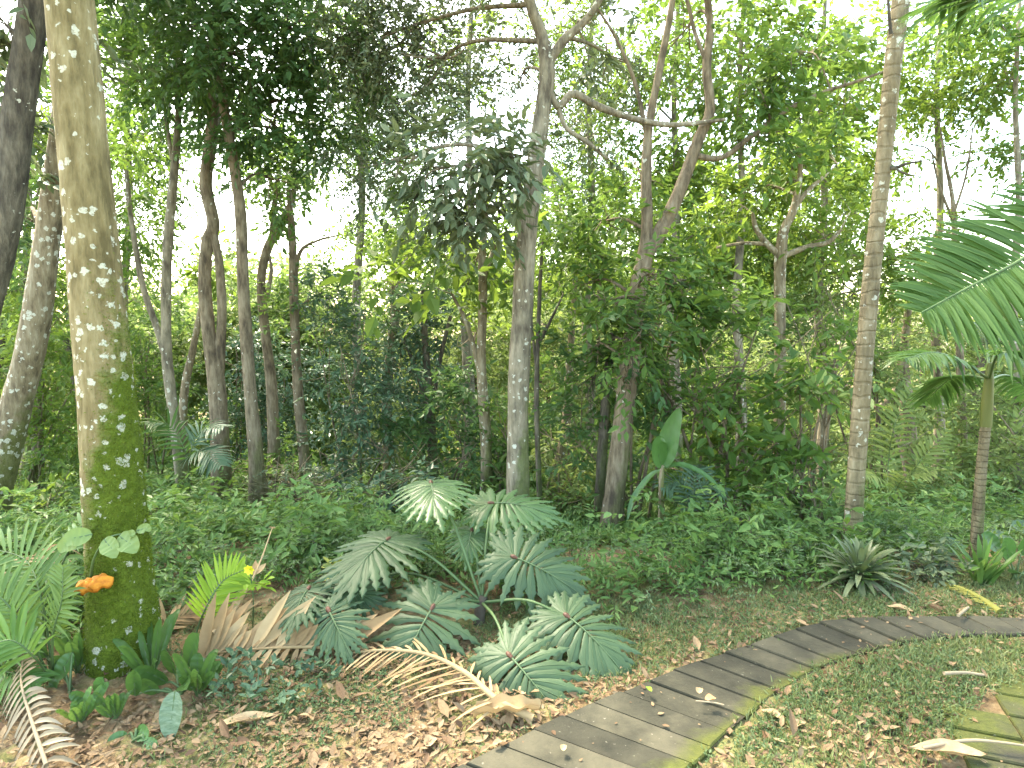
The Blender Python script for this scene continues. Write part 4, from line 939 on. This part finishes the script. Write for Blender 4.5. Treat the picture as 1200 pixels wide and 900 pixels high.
broad_plant('broad_leaf_plant', 'bright broad-leaved plant at the right edge beside the small palm', (1190, 682), [
    (1182, 655, D, .17, .05, (-.3, -.1, .9), (0, -1, .3)), (1196, 650, D, .18, .055, (.3, -.2, .9), (0, -1, .3)), (1170, 645, D + .15, .16, .05, (-.6, .1, .7), (0, -1, .5)), (1205, 668, D, .16, .05, (.8, -.3, .4), (0, -.6, .8)), (1186, 672, D - .05, .14, .045, (-.2, -.8, .4), (0, -.4, .9))], 'paddle')
D = G(1175, 660)[1] + .5
broad_plant('broad_leaf_plant', 'large pale grey-green leaves drooping behind the small palm trunk', (1175, 655), [
    (1185, 615, D, .34, .09, (.7, -.2, -.25), (.2, -.6, .8)), (1125, 635, D - .2, .24, .07, (-.8, -.3, -.2), (-.1, -.5, .8)), (1160, 620, D, .28, .08, (-.2, -.9, -.2), (0, -.4, .9))], 'blue')
# plants round the thick trunk
D = G(80, 800)[1]
broad_plant('arrowhead_plant', 'arrow-shaped green leaves left of the foot of the thick trunk', (82, 812), [
    (85, 765, D, .11, .035, (-.3, -.4, -.7), (0, -1, .3)), (72, 772, D, .13, .035, (-.1, -.3, -.8), (-.3, -1, .2)), (55, 770, D + .05, .12, .03, (-.4, 0, .6), (0, -1, .2))], 'paddle')
D = G(118, 820)[1] - .05
broad_plant('broad_leaf_plant', 'single upright bright green leaf in front of the thick trunk', (112, 832), [(116, 818, D, .12, .032, (.25, -.1, .9), (-.2, -1, .3)), (105, 822, D, .09, .025, (-.6, -.2, .5), (0, -1, .4))], 'paddle')
D = G(205, 852)[1]
M['stripe'] = plain_mat('striped_leaf', [(.09, .14, .08), (.14, .20, .12), (.20, .26, .17)], 40, 0.4, (1, 1, 4), 0.25, .1)
broad_plant('broad_leaf_plant', 'pale striped oval leaf hanging right of the foot of the thick trunk', (208, 848), [(205, 810, D - .02, .16, .045, (.0, -.35, -.95), (0, -1, .2))], 'stripe')
D = G(165, 862)[1]
broad_plant('broad_leaf_plant', 'small rounded green leaves low in front of the thick trunk', (160, 868), [(160, 856, D, .09, .03, (.6, -.4, .1), (0, -.8, .6)), (150, 862, D, .07, .025, (-.5, -.5, .1), (0, -.8, .6)), (170, 868, D - .05, .07, .022, (.7, -.3, -.1), (0, -.7, .6))], 'paddle')
D = G(205, 800)[1]
broad_plant('broad_leaf_plant', 'dark green upright leaves tucked right of the thick trunk', (212, 812), [
    (205, 790, D, .16, .04, (-.1, -.2, .9), (-.4, -1, .1)), (220, 780, D, .20, .045, (.3, -.1, .8), (-.5, -1, .2)), (232, 795, D, .17, .04, (.7, -.2, .5), (-.3, -1, .4)), (196, 800, D - .05, .17, .035, (-.5, -.3, .6), (0, -1, .3)),
    (215, 800, D - .1, .14, .035, (.4, -.6, .3), (0, -.7, .7)), (185, 812, D - .1, .14, .03, (-.3, -.4, .7), (.2, -1, .2)), (158, 815, D - .15, .16, .03, (.15, -.2, .9), (.3, -1, .1))], 'palm')
D = G(120, 840)[1]
broad_plant('broad_leaf_plant', 'patch of small fresh green leaves at the bottom left corner', (80, 868), [
    (70 + 14 * k, 850 + 12 * (k % 3), D - .05 * (k % 3), .075, .022, (math.cos(k * 2.1), -.6, .4), (0, -.7, .7)) for k in range(6)], 'strap')
for lab, px, py, n_, L_, w_, mt in (('clump of dark strap-like leaves right against the foot of the thick trunk', 178, 800, 9, .22, .018, 'palm'), ('clump of dark leaves between the thick trunk and the bluish creeping leaves', 232, 815, 9, .17, .024, 'palm'),
        ('clump of mid green leaves left of the foot of the thick trunk', 92, 790, 8, .17, .024, 'strap'), ('fresh green seedling clump in front of the grey dry frond', 95, 850, 9, .11, .017, 'strap'), ('low green leaves by the small rounded leaves in front of the thick trunk', 135, 845, 8, .10, .017, 'palm'),
        ('grassy leaf clump at the left edge under the young palm', 20, 800, 9, .20, .014, 'strap')):
    b = G(px, py); root = thing('broad_leaf_plant', lab, 'plant', tuple(b), 'broad-leaved plants on the forest floor')
    for k in range(n_):
        a = k * 2.4 + px; el = R(50 + 34 * rng.random()); ax = np.array([math.cos(a) * math.cos(el), math.sin(a) * math.cos(el), math.sin(el)]); L2 = L_ * (.7 + .5 * rng.random())
        A = b + ax * L2 * .3; mb = MB(); paddle(mb, [A, A + ax * L2 * .4, A + ax * L2 * .8 - (0, 0, .05 * L2), A + ax * L2 * 1.15 - (0, 0, .22 * L2)], w_ * (.8 + .4 * rng.random()), (rng.normal() * .3, -1, .35))
        lf = mb.build('leaf', [M[mt], M['stalk']], root)
        mb = MB(); tube(mb, [b - (0, 0, .02), b + ax * L2 * .18, A], [.005, .004, .003], 5, 4); q = mb.build('stalk', M['stalk'], root); q.parent = lf
b = G(1090, 682); c = P(1090, 664, b[1] + .1); sp_ = thing('low_shrub', 'low dark glossy shrub with pale flecks between the rosette plant and the small palm', 'shrub', tuple(b))
mb = MB(); mm = rng.normal(size=(60, 3)) * (.13, .10, .055); sprays(mb, c + mm, nrm(rng.normal(size=(60, 3)) + (0, -.3, .4)), .09, 6, .055, .5); mb.build('foliage', M['grey'], sp_)
mb = MB()
for k in range(8): tube(mb, [b, c + rng.normal(size=3) * (.1, .08, .03)], [.005, .003], 5, 4)
mb.build('stems', M['twig'], sp_)
# vine leaves on the thick trunk
D = b1[1] - .17
b = P(128, 650, b1[1] - .12)
vn = thing('climbing_vine', 'climbing plant with pale green heart leaves clinging to the thick trunk', 'climber', tuple(b))
for px, py, L, w, ax in ((122, 632, .10, .04, (.5, -.3, -.3)), (140, 628, .11, .045, (.7, -.3, -.3)), (108, 626, .10, .04, (-.7, -.3, -.1)), (160, 622, .07, .02, (.8, -.1, .25)), (95, 632, .09, .035, (-.8, -.2, -.3)), (150, 630, .06, .018, (.5, -.3, .4))):
    A = P(px, py, D - .02); mb = MB(); ax = nrm(np.array(ax, float)); paddle(mb, [A, A + ax * L * .4, A + ax * L * .75, A + ax * L + (0, 0, -.02)], w, (0, -1, .5)); mb.build('leaf', [M['vine'], M['stalk']], vn)
mb = MB(); tube(mb, [P(105, 690, D + .06), P(110, 655, D), P(128, 630, D - .02), P(160, 624, D + .0)], [.005, .005, .004, .003], 6, 6); mb.build('stem', M['stalk'], vn)
# orange fungus on the trunk
for px, py, r, lab in ((104, 681, .040, 'left orange fungus bracket on the thick trunk'), (121, 676, .046, 'right larger orange fungus bracket on the thick trunk')):
    A = P(px, py, b1[1] - .17); mb = MB(); na, nr_ = 22, 6; V = []
    for q in range(nr_):
        rr = r * (q + .15) / (nr_ - 1) * .98
        for k in range(na):
            a = k / na * 2 * math.pi; w = 1 + .16 * math.sin(a * 3 + px) + .08 * math.sin(a * 7)
            V.append(A + np.array([math.cos(a) * rr * w, -.02 + math.sin(a) * rr * .7 * w, .34 * math.sin(a) * rr + .012 - .022 * (q / 5) ** 2 + .008 * math.sin(a * 5) * q / 5]))
    F = [[q * na + k, q * na + (k + 1) % na, (q + 1) * na + (k + 1) % na, (q + 1) * na + k] for q in range(nr_ - 1) for k in range(na)]
    V2 = [p - np.array([0, 0, .016]) for p in V]; n0 = len(V)
    F2 = [[n0 + f[3], n0 + f[2], n0 + f[1], n0 + f[0]] for f in F]; e = (nr_ - 1) * na
    F3 = [[e + k, e + (k + 1) % na, n0 + e + (k + 1) % na, n0 + e + k] for k in range(na)]
    mb.add(np.array(V + V2), F + F2 + F3)
    tag(mb.build('bracket_fungus', M['orange'], None, tuple(A)), lab, 'fungus', 'orange fungus on the thick trunk')
# small yellow plants
D = G(292, 705)[1]
b = G(296, 738); D = b[1]; yf = thing('yellow_flower', 'small bright yellow flower among the weeds above the dry tan frond', 'flower', tuple(b))
top = P(293, 667, D); mb = MB(); tube(mb, [b, (b + top) / 2 + (.01, 0, 0), top], [.004, .003, .003], 6, 5); mb.build('stem', M['stalk'], yf)
mb = MB()
n = 7; a = np.arange(n) * 6.283 / n; Bq = np.tile(top, (n, 1))
V, F = leaf_quads(Bq, np.c_[np.cos(a), np.full(n, -.5), np.sin(a)], np.tile([0, -1., .2], (n, 1)), np.full(n, .032), np.full(n, .013)); mb.add(V, F); mb.build('petals', M['yellow'], yf)
mb = MB(); sprays(mb, np.tile(P(300, 685, D), (5, 1)), nrm(rng.normal(size=(5, 3)) + (0, -.3, .4)), .08, 4, .06, .45); mb.build('leaves', M['lime'], yf)
b = G(405, 700); cr = thing('croton', 'low yellow-spotted shrub left of the large philodendron', 'plant', tuple(b))
mb = MB(); c = P(405, 672, b[1]); sprays(mb, c + rng.normal(size=(16, 3)) * (.05, .04, .03), nrm(rng.normal(size=(16, 3)) + (0, 0, .5)), .07, 5, .055, .55); mb.build('foliage', M['spot'], cr)
mb = MB()
for k in range(6): tube(mb, [b, c + rng.normal(size=3) * .04], [.004, .003], 5, 4)
mb.build('stems', M['twig'], cr)

# ------------------------------------------------------------------ dry fallen fronds
def fallen(label, pts, **kw):
    mat_ = kw.pop('mat', 'dry'); p = [np.array(q, float) for q in pts]
    o = p[0]; root_o = MB(); frond(root_o, p, mi=0, rmi=0, **kw)
    return root_o, o, mat_
def put_fallen(label, specs, name='palm_frond', group='fallen dry palm fronds', mat_='dry', extra=None):
    loc = None; mb = MB()
    for pts_, kw in specs:
        if loc is None: loc = pts_[0]
        frond(mb, pts_, mi=0, rmi=0, **kw)
    if extra: extra(mb)
    return tag(mb.build(name, M[mat_], None, tuple(loc)), label, 'palm frond', group)
def gpt(px, py, up=0.02): q = G(px, py); return q + np.array([0, 0, up])
gl = [gpt(405, 772, .05), gpt(360, 772, .06), gpt(310, 774, .06), gpt(262, 776, .05), gpt(232, 778, .03)]
put_fallen('broad dry tan palm frond with jagged upright leaflets beside the thick trunk', [
    (gl, dict(n=28, Lmax=.31, upv=(0, -.72, .7), width=.06, fwd=-1.05, lift=.1, droop=.08, r0=.011, start=.03, sides=(1,), prof=lambda u: .72 + .30 * math.sin(u * 13 + 1.2) + .12 * rng.normal(), jit=.13)),
    (gl, dict(n=16, Lmax=.16, upv=(0, -.6, .75), width=.026, fwd=.4, lift=-.05, droop=.15, r0=.008, start=.25, sides=(-1,), jit=.12)),
    ([gpt(250, 770, .12), gpt(280, 745, .16), gpt(305, 712, .24), gpt(322, 686, .36)], dict(n=3, Lmax=.24, upv=(.3, -.9, .3), width=.035, fwd=3.5, lift=0, droop=.02, r0=.010, start=.2, jit=.05, prof=lambda u: max(.02, 1.05 - u)))])
cv = [gpt(625, 850, .03), gpt(585, 838, .06), gpt(545, 808, .08), gpt(500, 786, .08), gpt(450, 776, .06), gpt(400, 776, .04)]
def sheath(mb):
    sp = np.array([gpt(556, 846, .02), gpt(585, 846, .05), gpt(610, 845, .05), gpt(633, 838, .03)])
    sp, _ = smooth_path(sp, np.ones(4), 8); n_ = len(sp); rows = []
    for f in np.linspace(-1, 1, 7):
        w = .055 * np.sin(np.linspace(.5, 2.9, n_))
        rows.append(sp + np.array([.25, .75, 0]) * (w * f)[:, None] + np.array([0, 0, 1]) * (.05 * f * f * np.linspace(1, .5, n_) + .008 * np.sin(np.arange(n_) * .8 + f * 2))[:, None])
    V = np.stack(rows, 1).reshape(-1, 3); o = (np.arange(n_ - 1)[:, None] * 7 + np.arange(6)[None]).reshape(-1, 1)
    mb.add(V, o + np.array([[0, 1, 8, 7]]))
put_fallen('long curved dry brown palm frond with thin drooping leaflets lying in front of the philodendron', [
    (cv, dict(n=30, Lmax=.34, upv=(0, -.2, 1), width=.012, fwd=.35, lift=.05, droop=.25, r0=.018, start=.18, sides=(-1,), jit=.14)),
    (cv, dict(n=22, Lmax=.20, upv=(0, -.2, 1), width=.012, fwd=1.2, lift=.05, droop=.35, r0=.016, start=.12, sides=(1,), jit=.2))], extra=sheath)
cv = [gpt(55, 905, .03), gpt(38, 868, .10), gpt(28, 835, .14), gpt(32, 800, .16)]
put_fallen('grey dry palm frond hanging tip up in the bottom left corner', [
    (cv, dict(n=20, Lmax=.17, upv=(.1, -.9, .3), width=.018, fwd=-.5, lift=.05, droop=.45, r0=.008, start=.02, jit=.08, prof=lambda u: .95 - .55 * u))], mat_='drygrey')
cv = [gpt(175, 752, .03), gpt(205, 738, .06), gpt(240, 728, .06)]
put_fallen('small tan dry leaflets behind the lime green palm frond', [(cv, dict(n=14, Lmax=.16, upv=(0, -.6, .8), width=.018, fwd=.8, lift=.1, droop=.2, r0=.006, start=.05, jit=.2))])
cv = [gpt(0, 735, .25), gpt(30, 720, .30), gpt(70, 706, .32), gpt(100, 690, .30)]
put_fallen('dry straw coloured leaflets caught in the young palm at the left edge', [(cv, dict(n=10, Lmax=.14, upv=(0, -.6, .8), width=.014, fwd=1.0, lift=.1, droop=.5, r0=.006, start=.05, jit=.25))])
cv = [gpt(1172, 722, .02), gpt(1150, 708, .03), gpt(1125, 695, .03), gpt(1098, 686, .02)]
M['mossfrond'] = plain_mat('yellow_green_frond', [(.10, .10, .02), (.20, .20, .04)], 20, .7, island=True)
put_fallen('flat yellow-green fallen frond with a comb-like edge at the far side of the path', [(cv, dict(n=24, Lmax=.07, upv=(0, -.2, 1), width=.014, fwd=.3, lift=.0, droop=.15, r0=.022, start=.05, jit=.05, prof=lambda u: 1.0))], mat_='mossfrond')
# fallen branch near the pinkish trunk
b = G(890, 660)
mb = MB(); tube(mb, [P(872, 650, b[1]), P(888, 640, b[1]), P(915, 637, b[1] - .05), P(950, 642, b[1] - .1)], [.012, .016, .012, .006], 7, 6, .1)
tube(mb, [P(884, 642, b[1]), P(880, 625, b[1]), P(878, 605, b[1])], [.01, .007, .003], 6, 5, .1); tube(mb, [P(940, 641, b[1] - .1), P(930, 650, b[1] - .15), P(915, 662, b[1] - .2)], [.008, .006, .003], 6, 5, .1)
tag(mb.build('fallen_branch', M['bark_dark'], None, tuple(P(872, 650, b[1]))), 'dark bare fallen branch with side twigs by the foot of the pinkish trunk', 'branch')
for pts_, lab, r in (([(1080, 893), (1130, 884), (1170, 886), (1215, 893)], 'long pale stick lying on the paved corner at the bottom right', .007), ([(1105, 803), (1130, 802), (1152, 805)], 'short pale stick at the top of the paved corner', .008), ([(1122, 733), (1128, 728), (1134, 723)], 'short whitish stick lying across the far part of the path', .008), ([(815, 836), (835, 838), (848, 841)], 'thin twig lying on the path', .004)):
    q = [gpt(x, y, .055) for x, y in pts_]; mb = MB(); tube(mb, q, [r, r * .9, r * .8, r * .6][:len(q)], 6, 5, .1); tag(mb.build('stick', M['drygrey'], None, tuple(q[0])), lab, 'stick', 'sticks lying on the ground')

def big_leaf(px, py, L, w, az, lab, mat_='litter', up=.02, name='dry_leaf', curl=.35):
    A = gpt(px, py, up); d = np.array([math.cos(az), math.sin(az), 0]); s = np.array([-d[1], d[0], 0]); mb = MB(); m_ = 9; u = np.linspace(0, 1, m_)
    rows = []
    for f in (-1, -.5, 0, .5, 1):
        ww = w * np.sin(np.pi * u ** .9) ** .7 * .5
        rows.append(A + d * ((u - .5) * L)[:, None] + s * (ww * f)[:, None] + np.array([0, 0, 1]) * (curl * w * f * f * np.sin(np.pi * u) + .3 * w * (u - .5) ** 2 + .01 * np.sin(u * 9 + f * 3) * w * 5)[:, None])
    V = np.stack(rows, 1).reshape(-1, 3); o = (np.arange(m_ - 1)[:, None] * 5 + np.arange(4)[None]).reshape(-1, 1)
    mb.add(V, o + np.array([[0, 1, 6, 5]])); return tag(mb.build(name, M[mat_], None, tuple(A)), lab, 'leaf', 'large dry leaves on the ground')
M['tanleaf'] = plain_mat('tan_dry_leaf', [(.25, .175, .09), (.38, .28, .155)], 30, .7, trans=.1)
M['orleaf'] = plain_mat('orange_dry_leaf', [(.42, .22, .09), (.55, .30, .14)], 30, .7, trans=.1)
big_leaf(288, 850, .24, .055, .3, 'long curled tan leaf on the litter below the dry tan frond', 'tanleaf')
big_leaf(832, 834, .05, .035, .2, 'orange leaf lying on the path beside a thin twig', 'orleaf', .055)
big_leaf(819, 824, .045, .03, 1.2, 'small curled tan leaf on the path above the orange leaf', 'tanleaf', .055)
big_leaf(760, 822, .04, .022, 2.0, 'tiny pale yellow-green leaf on the path nearest the philodendron', 'lime', .055)
big_leaf(583, 887, .04, .025, .5, 'small whitish leaf at the bottom end of the path', 'tanleaf', .055)
big_leaf(660, 893, .035, .025, 1.5, 'small yellow leaf at the bottom edge of the path', 'tanleaf', .055)
big_leaf(505, 876, .06, .05, 1.0, 'round tan leaf on the litter left of the path', 'tanleaf')
big_leaf(905, 843, .09, .04, 2.4, 'pale tan leaf lying right of the mossy path edge', 'tanleaf')
big_leaf(935, 855, .08, .035, .4, 'curled tan leaf in the ground cover between path and paved corner', 'tanleaf')
big_leaf(608, 816, .07, .04, 2.6, 'pale folded leaf beside the lowest philodendron leaf', 'tanleaf')
big_leaf(1110, 893, .26, .07, 3.0, 'large curled brown bark-like leaf at the bottom edge by the paved corner', 'tanleaf', .04)
big_leaf(1055, 718, .13, .05, 2.6, 'pale leaf on the far verge of the path', 'tanleaf')

# ------------------------------------------------------------------ ground layers (uncountable)
def scatter(n, x0, x1, y0, y1, dens):
    x = x0 + (x1 - x0) * rng.random(n); y = y0 + (y1 - y0) * rng.random(n)
    jx, jy = rng.normal(size=n) * .022, rng.normal(size=n) * .022
    ok = ~on_paving(x + jx, y + jy); x, y = x[ok], y[ok]; z = hgt(x, y); V = np.c_[x, y, z]
    px, py = proj(V); k = rng.random(len(x)) < dens(px, py, x, y)
    return V[k]
def sm(a, b, v): t = np.clip((v - a) / (b - a), 0, 1); return t * t * (3 - 2 * t)
def pn(x, y, s, ph=0): return .5 + .25 * (np.sin(s * x + 1.3 * s * y * .7 + ph) + np.sin(-s * .8 * x + s * 1.1 * y + ph * 2.1)) 
front_x = [-300, 0, 190, 260, 400, 560, 700, 800, 900, 1000, 1100, 1200, 1500]; front_y = [790, 780, 730, 715, 700, 695, 712, 708, 695, 684, 676, 672, 670]
def front(px): return np.interp(px, front_x, front_y)
# low weeds and ferny seedlings
Vw = scatter(60000, -9, 9, 2.4, 12, lambda px, py, x, y: sm(18, -22, py - front(px)) * (0.15 + .85 * sm(.40, .62, pn(x, y, 2.6))) * np.where(y > 7, .5, 1))
hh = (.03 + .20 * rng.random(len(Vw)) ** 2 * (.3 + 1.2 * pn(Vw[:, 0], Vw[:, 1], 1.9, 1))) * np.clip(1.2 - .02 * np.maximum(proj(Vw)[1] - front(proj(Vw)[0]) + 30, 0), .3, 1.2)
dirs = nrm(rng.normal(size=(len(Vw), 3)) * (.6, .6, .2) + (0, 0, 1.0))
mb = MB()
far = np.c_[-34 + 68 * rng.random(9000), 11 + 26 * rng.random(9000) ** 1.3]; far = np.c_[far, hgt(far[:, 0], far[:, 1]) + .25 * rng.random(9000)]
sprays(mb, far, nrm(rng.normal(size=far.shape) * (.8, .8, .3) + (0, 0, .8)), .5, 8, .26, .45, .35, 0, 1, .6, .4, .004)
tall = scatter(8500, -8, 8, 3.2, 11, lambda px, py, x, y: sm(0, -30, py - front(px)) * (pn(x, y, 1.7, 4) > .47) * np.where((px > 585) & (px < 760) & (y < 5.2), .1, .8))
th = .10 + .38 * rng.random(len(tall)) ** 1.6
for q in range(3):
    sprays(mb, tall + np.c_[th * 0, th * 0, th * (.45 + .28 * q)] + rng.normal(size=tall.shape) * .03, nrm(rng.normal(size=tall.shape) * (1, 1, .3) + (0, 0, .35)), .15, 6, .078, .42, .4, 2 if q == 1 else 0, 1, .6, .35, .002)
sprays(mb, Vw + np.c_[hh * 0, hh * 0, hh * .3], dirs, .20, 8, .060, .36, .35, 0, 1, .5, .45, .002)
k = rng.random(len(Vw)) < .35
sprays(mb, Vw[k] + np.c_[hh[k] * 0, hh[k] * 0, hh[k]], nrm(rng.normal(size=(k.sum(), 3)) + (0, 0, .3)), .26, 12, .050, .30, .45, 0, 1, .7, .25, .002)
wis = scatter(9000, -4, 7, 3.0, 7, lambda px, py, x, y: sm(26, -6, py - front(px)) * sm(-70, -30, py - front(px)) * .55 * (.3 + pn(x, y, 5, 1)))
wz = .03 + .16 * rng.random(len(wis))
sprays(mb, wis + np.c_[wz * 0, wz * 0, wz], nrm(rng.normal(size=wis.shape) * (1, 1, .4) + (0, 0, .7)), .16, 14, .026, .34, .4, 3, 1, .7, .3, .0015)
tag(mb.build('undergrowth', [M['weed'], M['twig'], M['mid'], M['cover_']]), 'dense low green weeds and seedlings under the trees', 'undergrowth', kind='stuff')
# grass and tiny ground plants near the path
def cover_d(px, py, x, y):
    behind = sm(-10, 30, py - front(px)) * np.exp(-np.maximum(py - front(px), 0) / 55) * (px > 560) * .9
    island = inside(np.array([(850, 890), (900, 830), (960, 800), (1060, 760), (1210, 755), (1210, 800), (1150, 812), (1120, 860), (1110, 905)]), px, py) * .95 * sm(.25, .6, pn(x, y, 3.4, .5) + .15)
    left = inside(np.array([(215, 790), (250, 770), (400, 775), (470, 790), (480, 860), (400, 845), (250, 835)]), px, py) * .5
    patch = (pn(x, y, 5.0, 2.0) > .66) * .35
    return np.clip(behind + island + left + patch * (py > 700), 0, 1)
Vg = scatter(150000, -3, 4.5, 1.6, 5.5, cover_d)
mb = MB(); sprays(mb, Vg, nrm(rng.normal(size=(len(Vg), 3)) * (.8, .8, .3) + (0, 0, .7)), .035, 5, .013, .5, .1, 0, None, .6, .5)
M['cover'] = leaf_mat('ground_cover_leaves', [(.06, .10, .04), (.10, .15, .06), (.16, .21, .10)], .3)
tag(mb.build('ground_cover', [M['cover']]), 'tiny-leaved green ground cover beside the path', 'ground cover', kind='stuff')
Vb = scatter(9000, -3, 4.5, 1.6, 4.2, lambda px, py, x, y: inside(np.array([(235, 785), (300, 775), (400, 785), (395, 815), (330, 835), (240, 825)]), px, py) * .55)
mb = MB(); sprays(mb, Vb + (0, 0, .03), nrm(rng.normal(size=(len(Vb), 3)) * (.8, .8, .3) + (0, 0, .7)), .07, 5, .045, .5, .1, 0, None, .7, .4)
tag(mb.build('creeping_plant', [M['blue']]), 'patch of bluish creeping leaves in front of the dry tan frond', 'ground cover', kind='stuff')
# grass blades
Vb = scatter(230000, -3, 5, 1.7, 5.0, lambda px, py, x, y: np.clip(sm(-20, 20, py - front(px)) * np.exp(-np.maximum(py - front(px), 0) / 110) * (px > 620) * .9 * pn(x, y, 4, 1) + .10 * (pn(x, y, 6, 3) > .6) + .55 * ((px > 860) & (py > 740)) * pn(x, y, 3, 2), 0, 1))
n = len(Vb); L = .018 + .030 * rng.random(n); mb = MB()
V, F = leaf_quads(Vb, nrm(rng.normal(size=(n, 3)) * (.5, .5, .1) + (0, 0, .8)), nrm(rng.normal(size=(n, 3)) * (1, 1, .2)), L, np.full(n, .0026), .1, .3); mb.add(V, F, 0, False)
M['grass'] = leaf_mat('short_grass', [(.125, .165, .055), (.19, .225, .09), (.28, .285, .14)], .3)
tag(mb.build('grass', M['grass']), 'thin short grass on the verge of the path', 'grass', kind='stuff')
# leaf litter
def litter_d(px, py, x, y):
    f = py - front(px)
    near_edge = np.exp(-dist_to(np.c_[x, y], FARE) / .22)
    return np.clip(.05 + .75 * sm(30, 110, f) * (px < 640) + .65 * near_edge * (f > 0) + .20 * sm(10, 60, f) * pn(x, y, 4, .3) ** 2
                   + .55 * inside(np.array([(820, 905), (890, 850), (980, 860), (1100, 790), (1160, 812), (1125, 905)]), px, py), 0, 1) * np.where(f < -10, .4, 1)
Vl = scatter(120000, -3.2, 4.8, 1.5, 5.6, litter_d)
n = len(Vl); L = .013 + .042 * rng.random(n) ** 2.6; mb = MB()
az = rng.random(n) * 6.283
V, F = leaf_quads(Vl + np.c_[np.zeros(n), np.zeros(n), .004 + .012 * rng.random(n)], np.c_[np.cos(az), np.sin(az), rng.normal(size=n) * .25], nrm(rng.normal(size=(n, 3)) * .33 + (0, 0, 1.0)), L, L * (.15 + .14 * rng.random(n)), .25, -.15)
mb.add(V, F, 0, False)
k2 = rng.random(len(Vl)) < .006; Vq = Vl[k2]; nq = len(Vq); az = rng.random(nq) * 6.283; L = .06 + .05 * rng.random(nq)
V, F = leaf_quads(Vq + (0, 0, .016), np.c_[np.cos(az), np.sin(az), rng.normal(size=nq) * .2], nrm(rng.normal(size=(nq, 3)) * .4 + (0, 0, 1.0)), L, L * .2, .5, -.3); mb.add(V, F, 0, False)
for q in Vl[rng.random(len(Vl)) < .0035]:
    a = rng.random() * 6.283; d = np.array([math.cos(a), math.sin(a), rng.normal() * .05]) * (.05 + .13 * rng.random())
    tube(mb, [q + (0, 0, .014), q + d * .5 + (0, 0, .018) + rng.normal(size=3) * .006, q + d + (0, 0, .014)], [.0028, .0022, .001], 4, 3)
# scattered on the paving as well
n2 = 5200; x = -1 + 6 * rng.random(n2); y = 1.6 + 2.6 * rng.random(n2); ok = on_paving(x, y) & (rng.random(n2) < .16); x, y = x[ok], y[ok]; n = len(x)
L = .010 + .022 * rng.random(n) ** 2; az = rng.random(n) * 6.283
V, F = leaf_quads(np.c_[x, y, hgt(x, y) + PATHTOP + .006], np.c_[np.cos(az), np.sin(az), rng.normal(size=n) * .08], nrm(rng.normal(size=(n, 3)) * .12 + (0, 0, 1.0)), L, L * .28, .15, -.1); mb.add(V, F, 0, False)
tag(mb.build('leaf_litter', M['litter']), 'brown and tan fallen leaves covering the soil', 'leaf litter', kind='stuff')

# ------------------------------------------------------------------ haze
if HAZE_DENSITY:
    mb = MB(); x0, x1, y0, y1, z0, z1 = -72, 72, -72, 72, -5, 12
    V = [(x, y, z) for z in (z0, z1) for y in (y0, y1) for x in (x0, x1)]
    mb.add(V, [[0, 2, 3, 1], [4, 5, 7, 6], [0, 1, 5, 4], [2, 6, 7, 3], [0, 4, 6, 2], [1, 3, 7, 5]], 0, False)
    hm = bpy.data.materials.new('haze'); hm.use_nodes = True; nt = hm.node_tree; nt.nodes.remove(nt.nodes['Principled BSDF'])
    pv = nt.nodes.new('ShaderNodeVolumePrincipled'); pv.inputs['Density'].default_value = HAZE_DENSITY; pv.inputs['Color'].default_value = (.93, .97, .90, 1); pv.inputs['Anisotropy'].default_value = .3
    nt.links.new(pv.outputs[0], nt.nodes['Material Output'].inputs['Volume'])
    tag(mb.build('haze', hm), 'thin bright haze in the forest air', 'haze', kind='stuff')
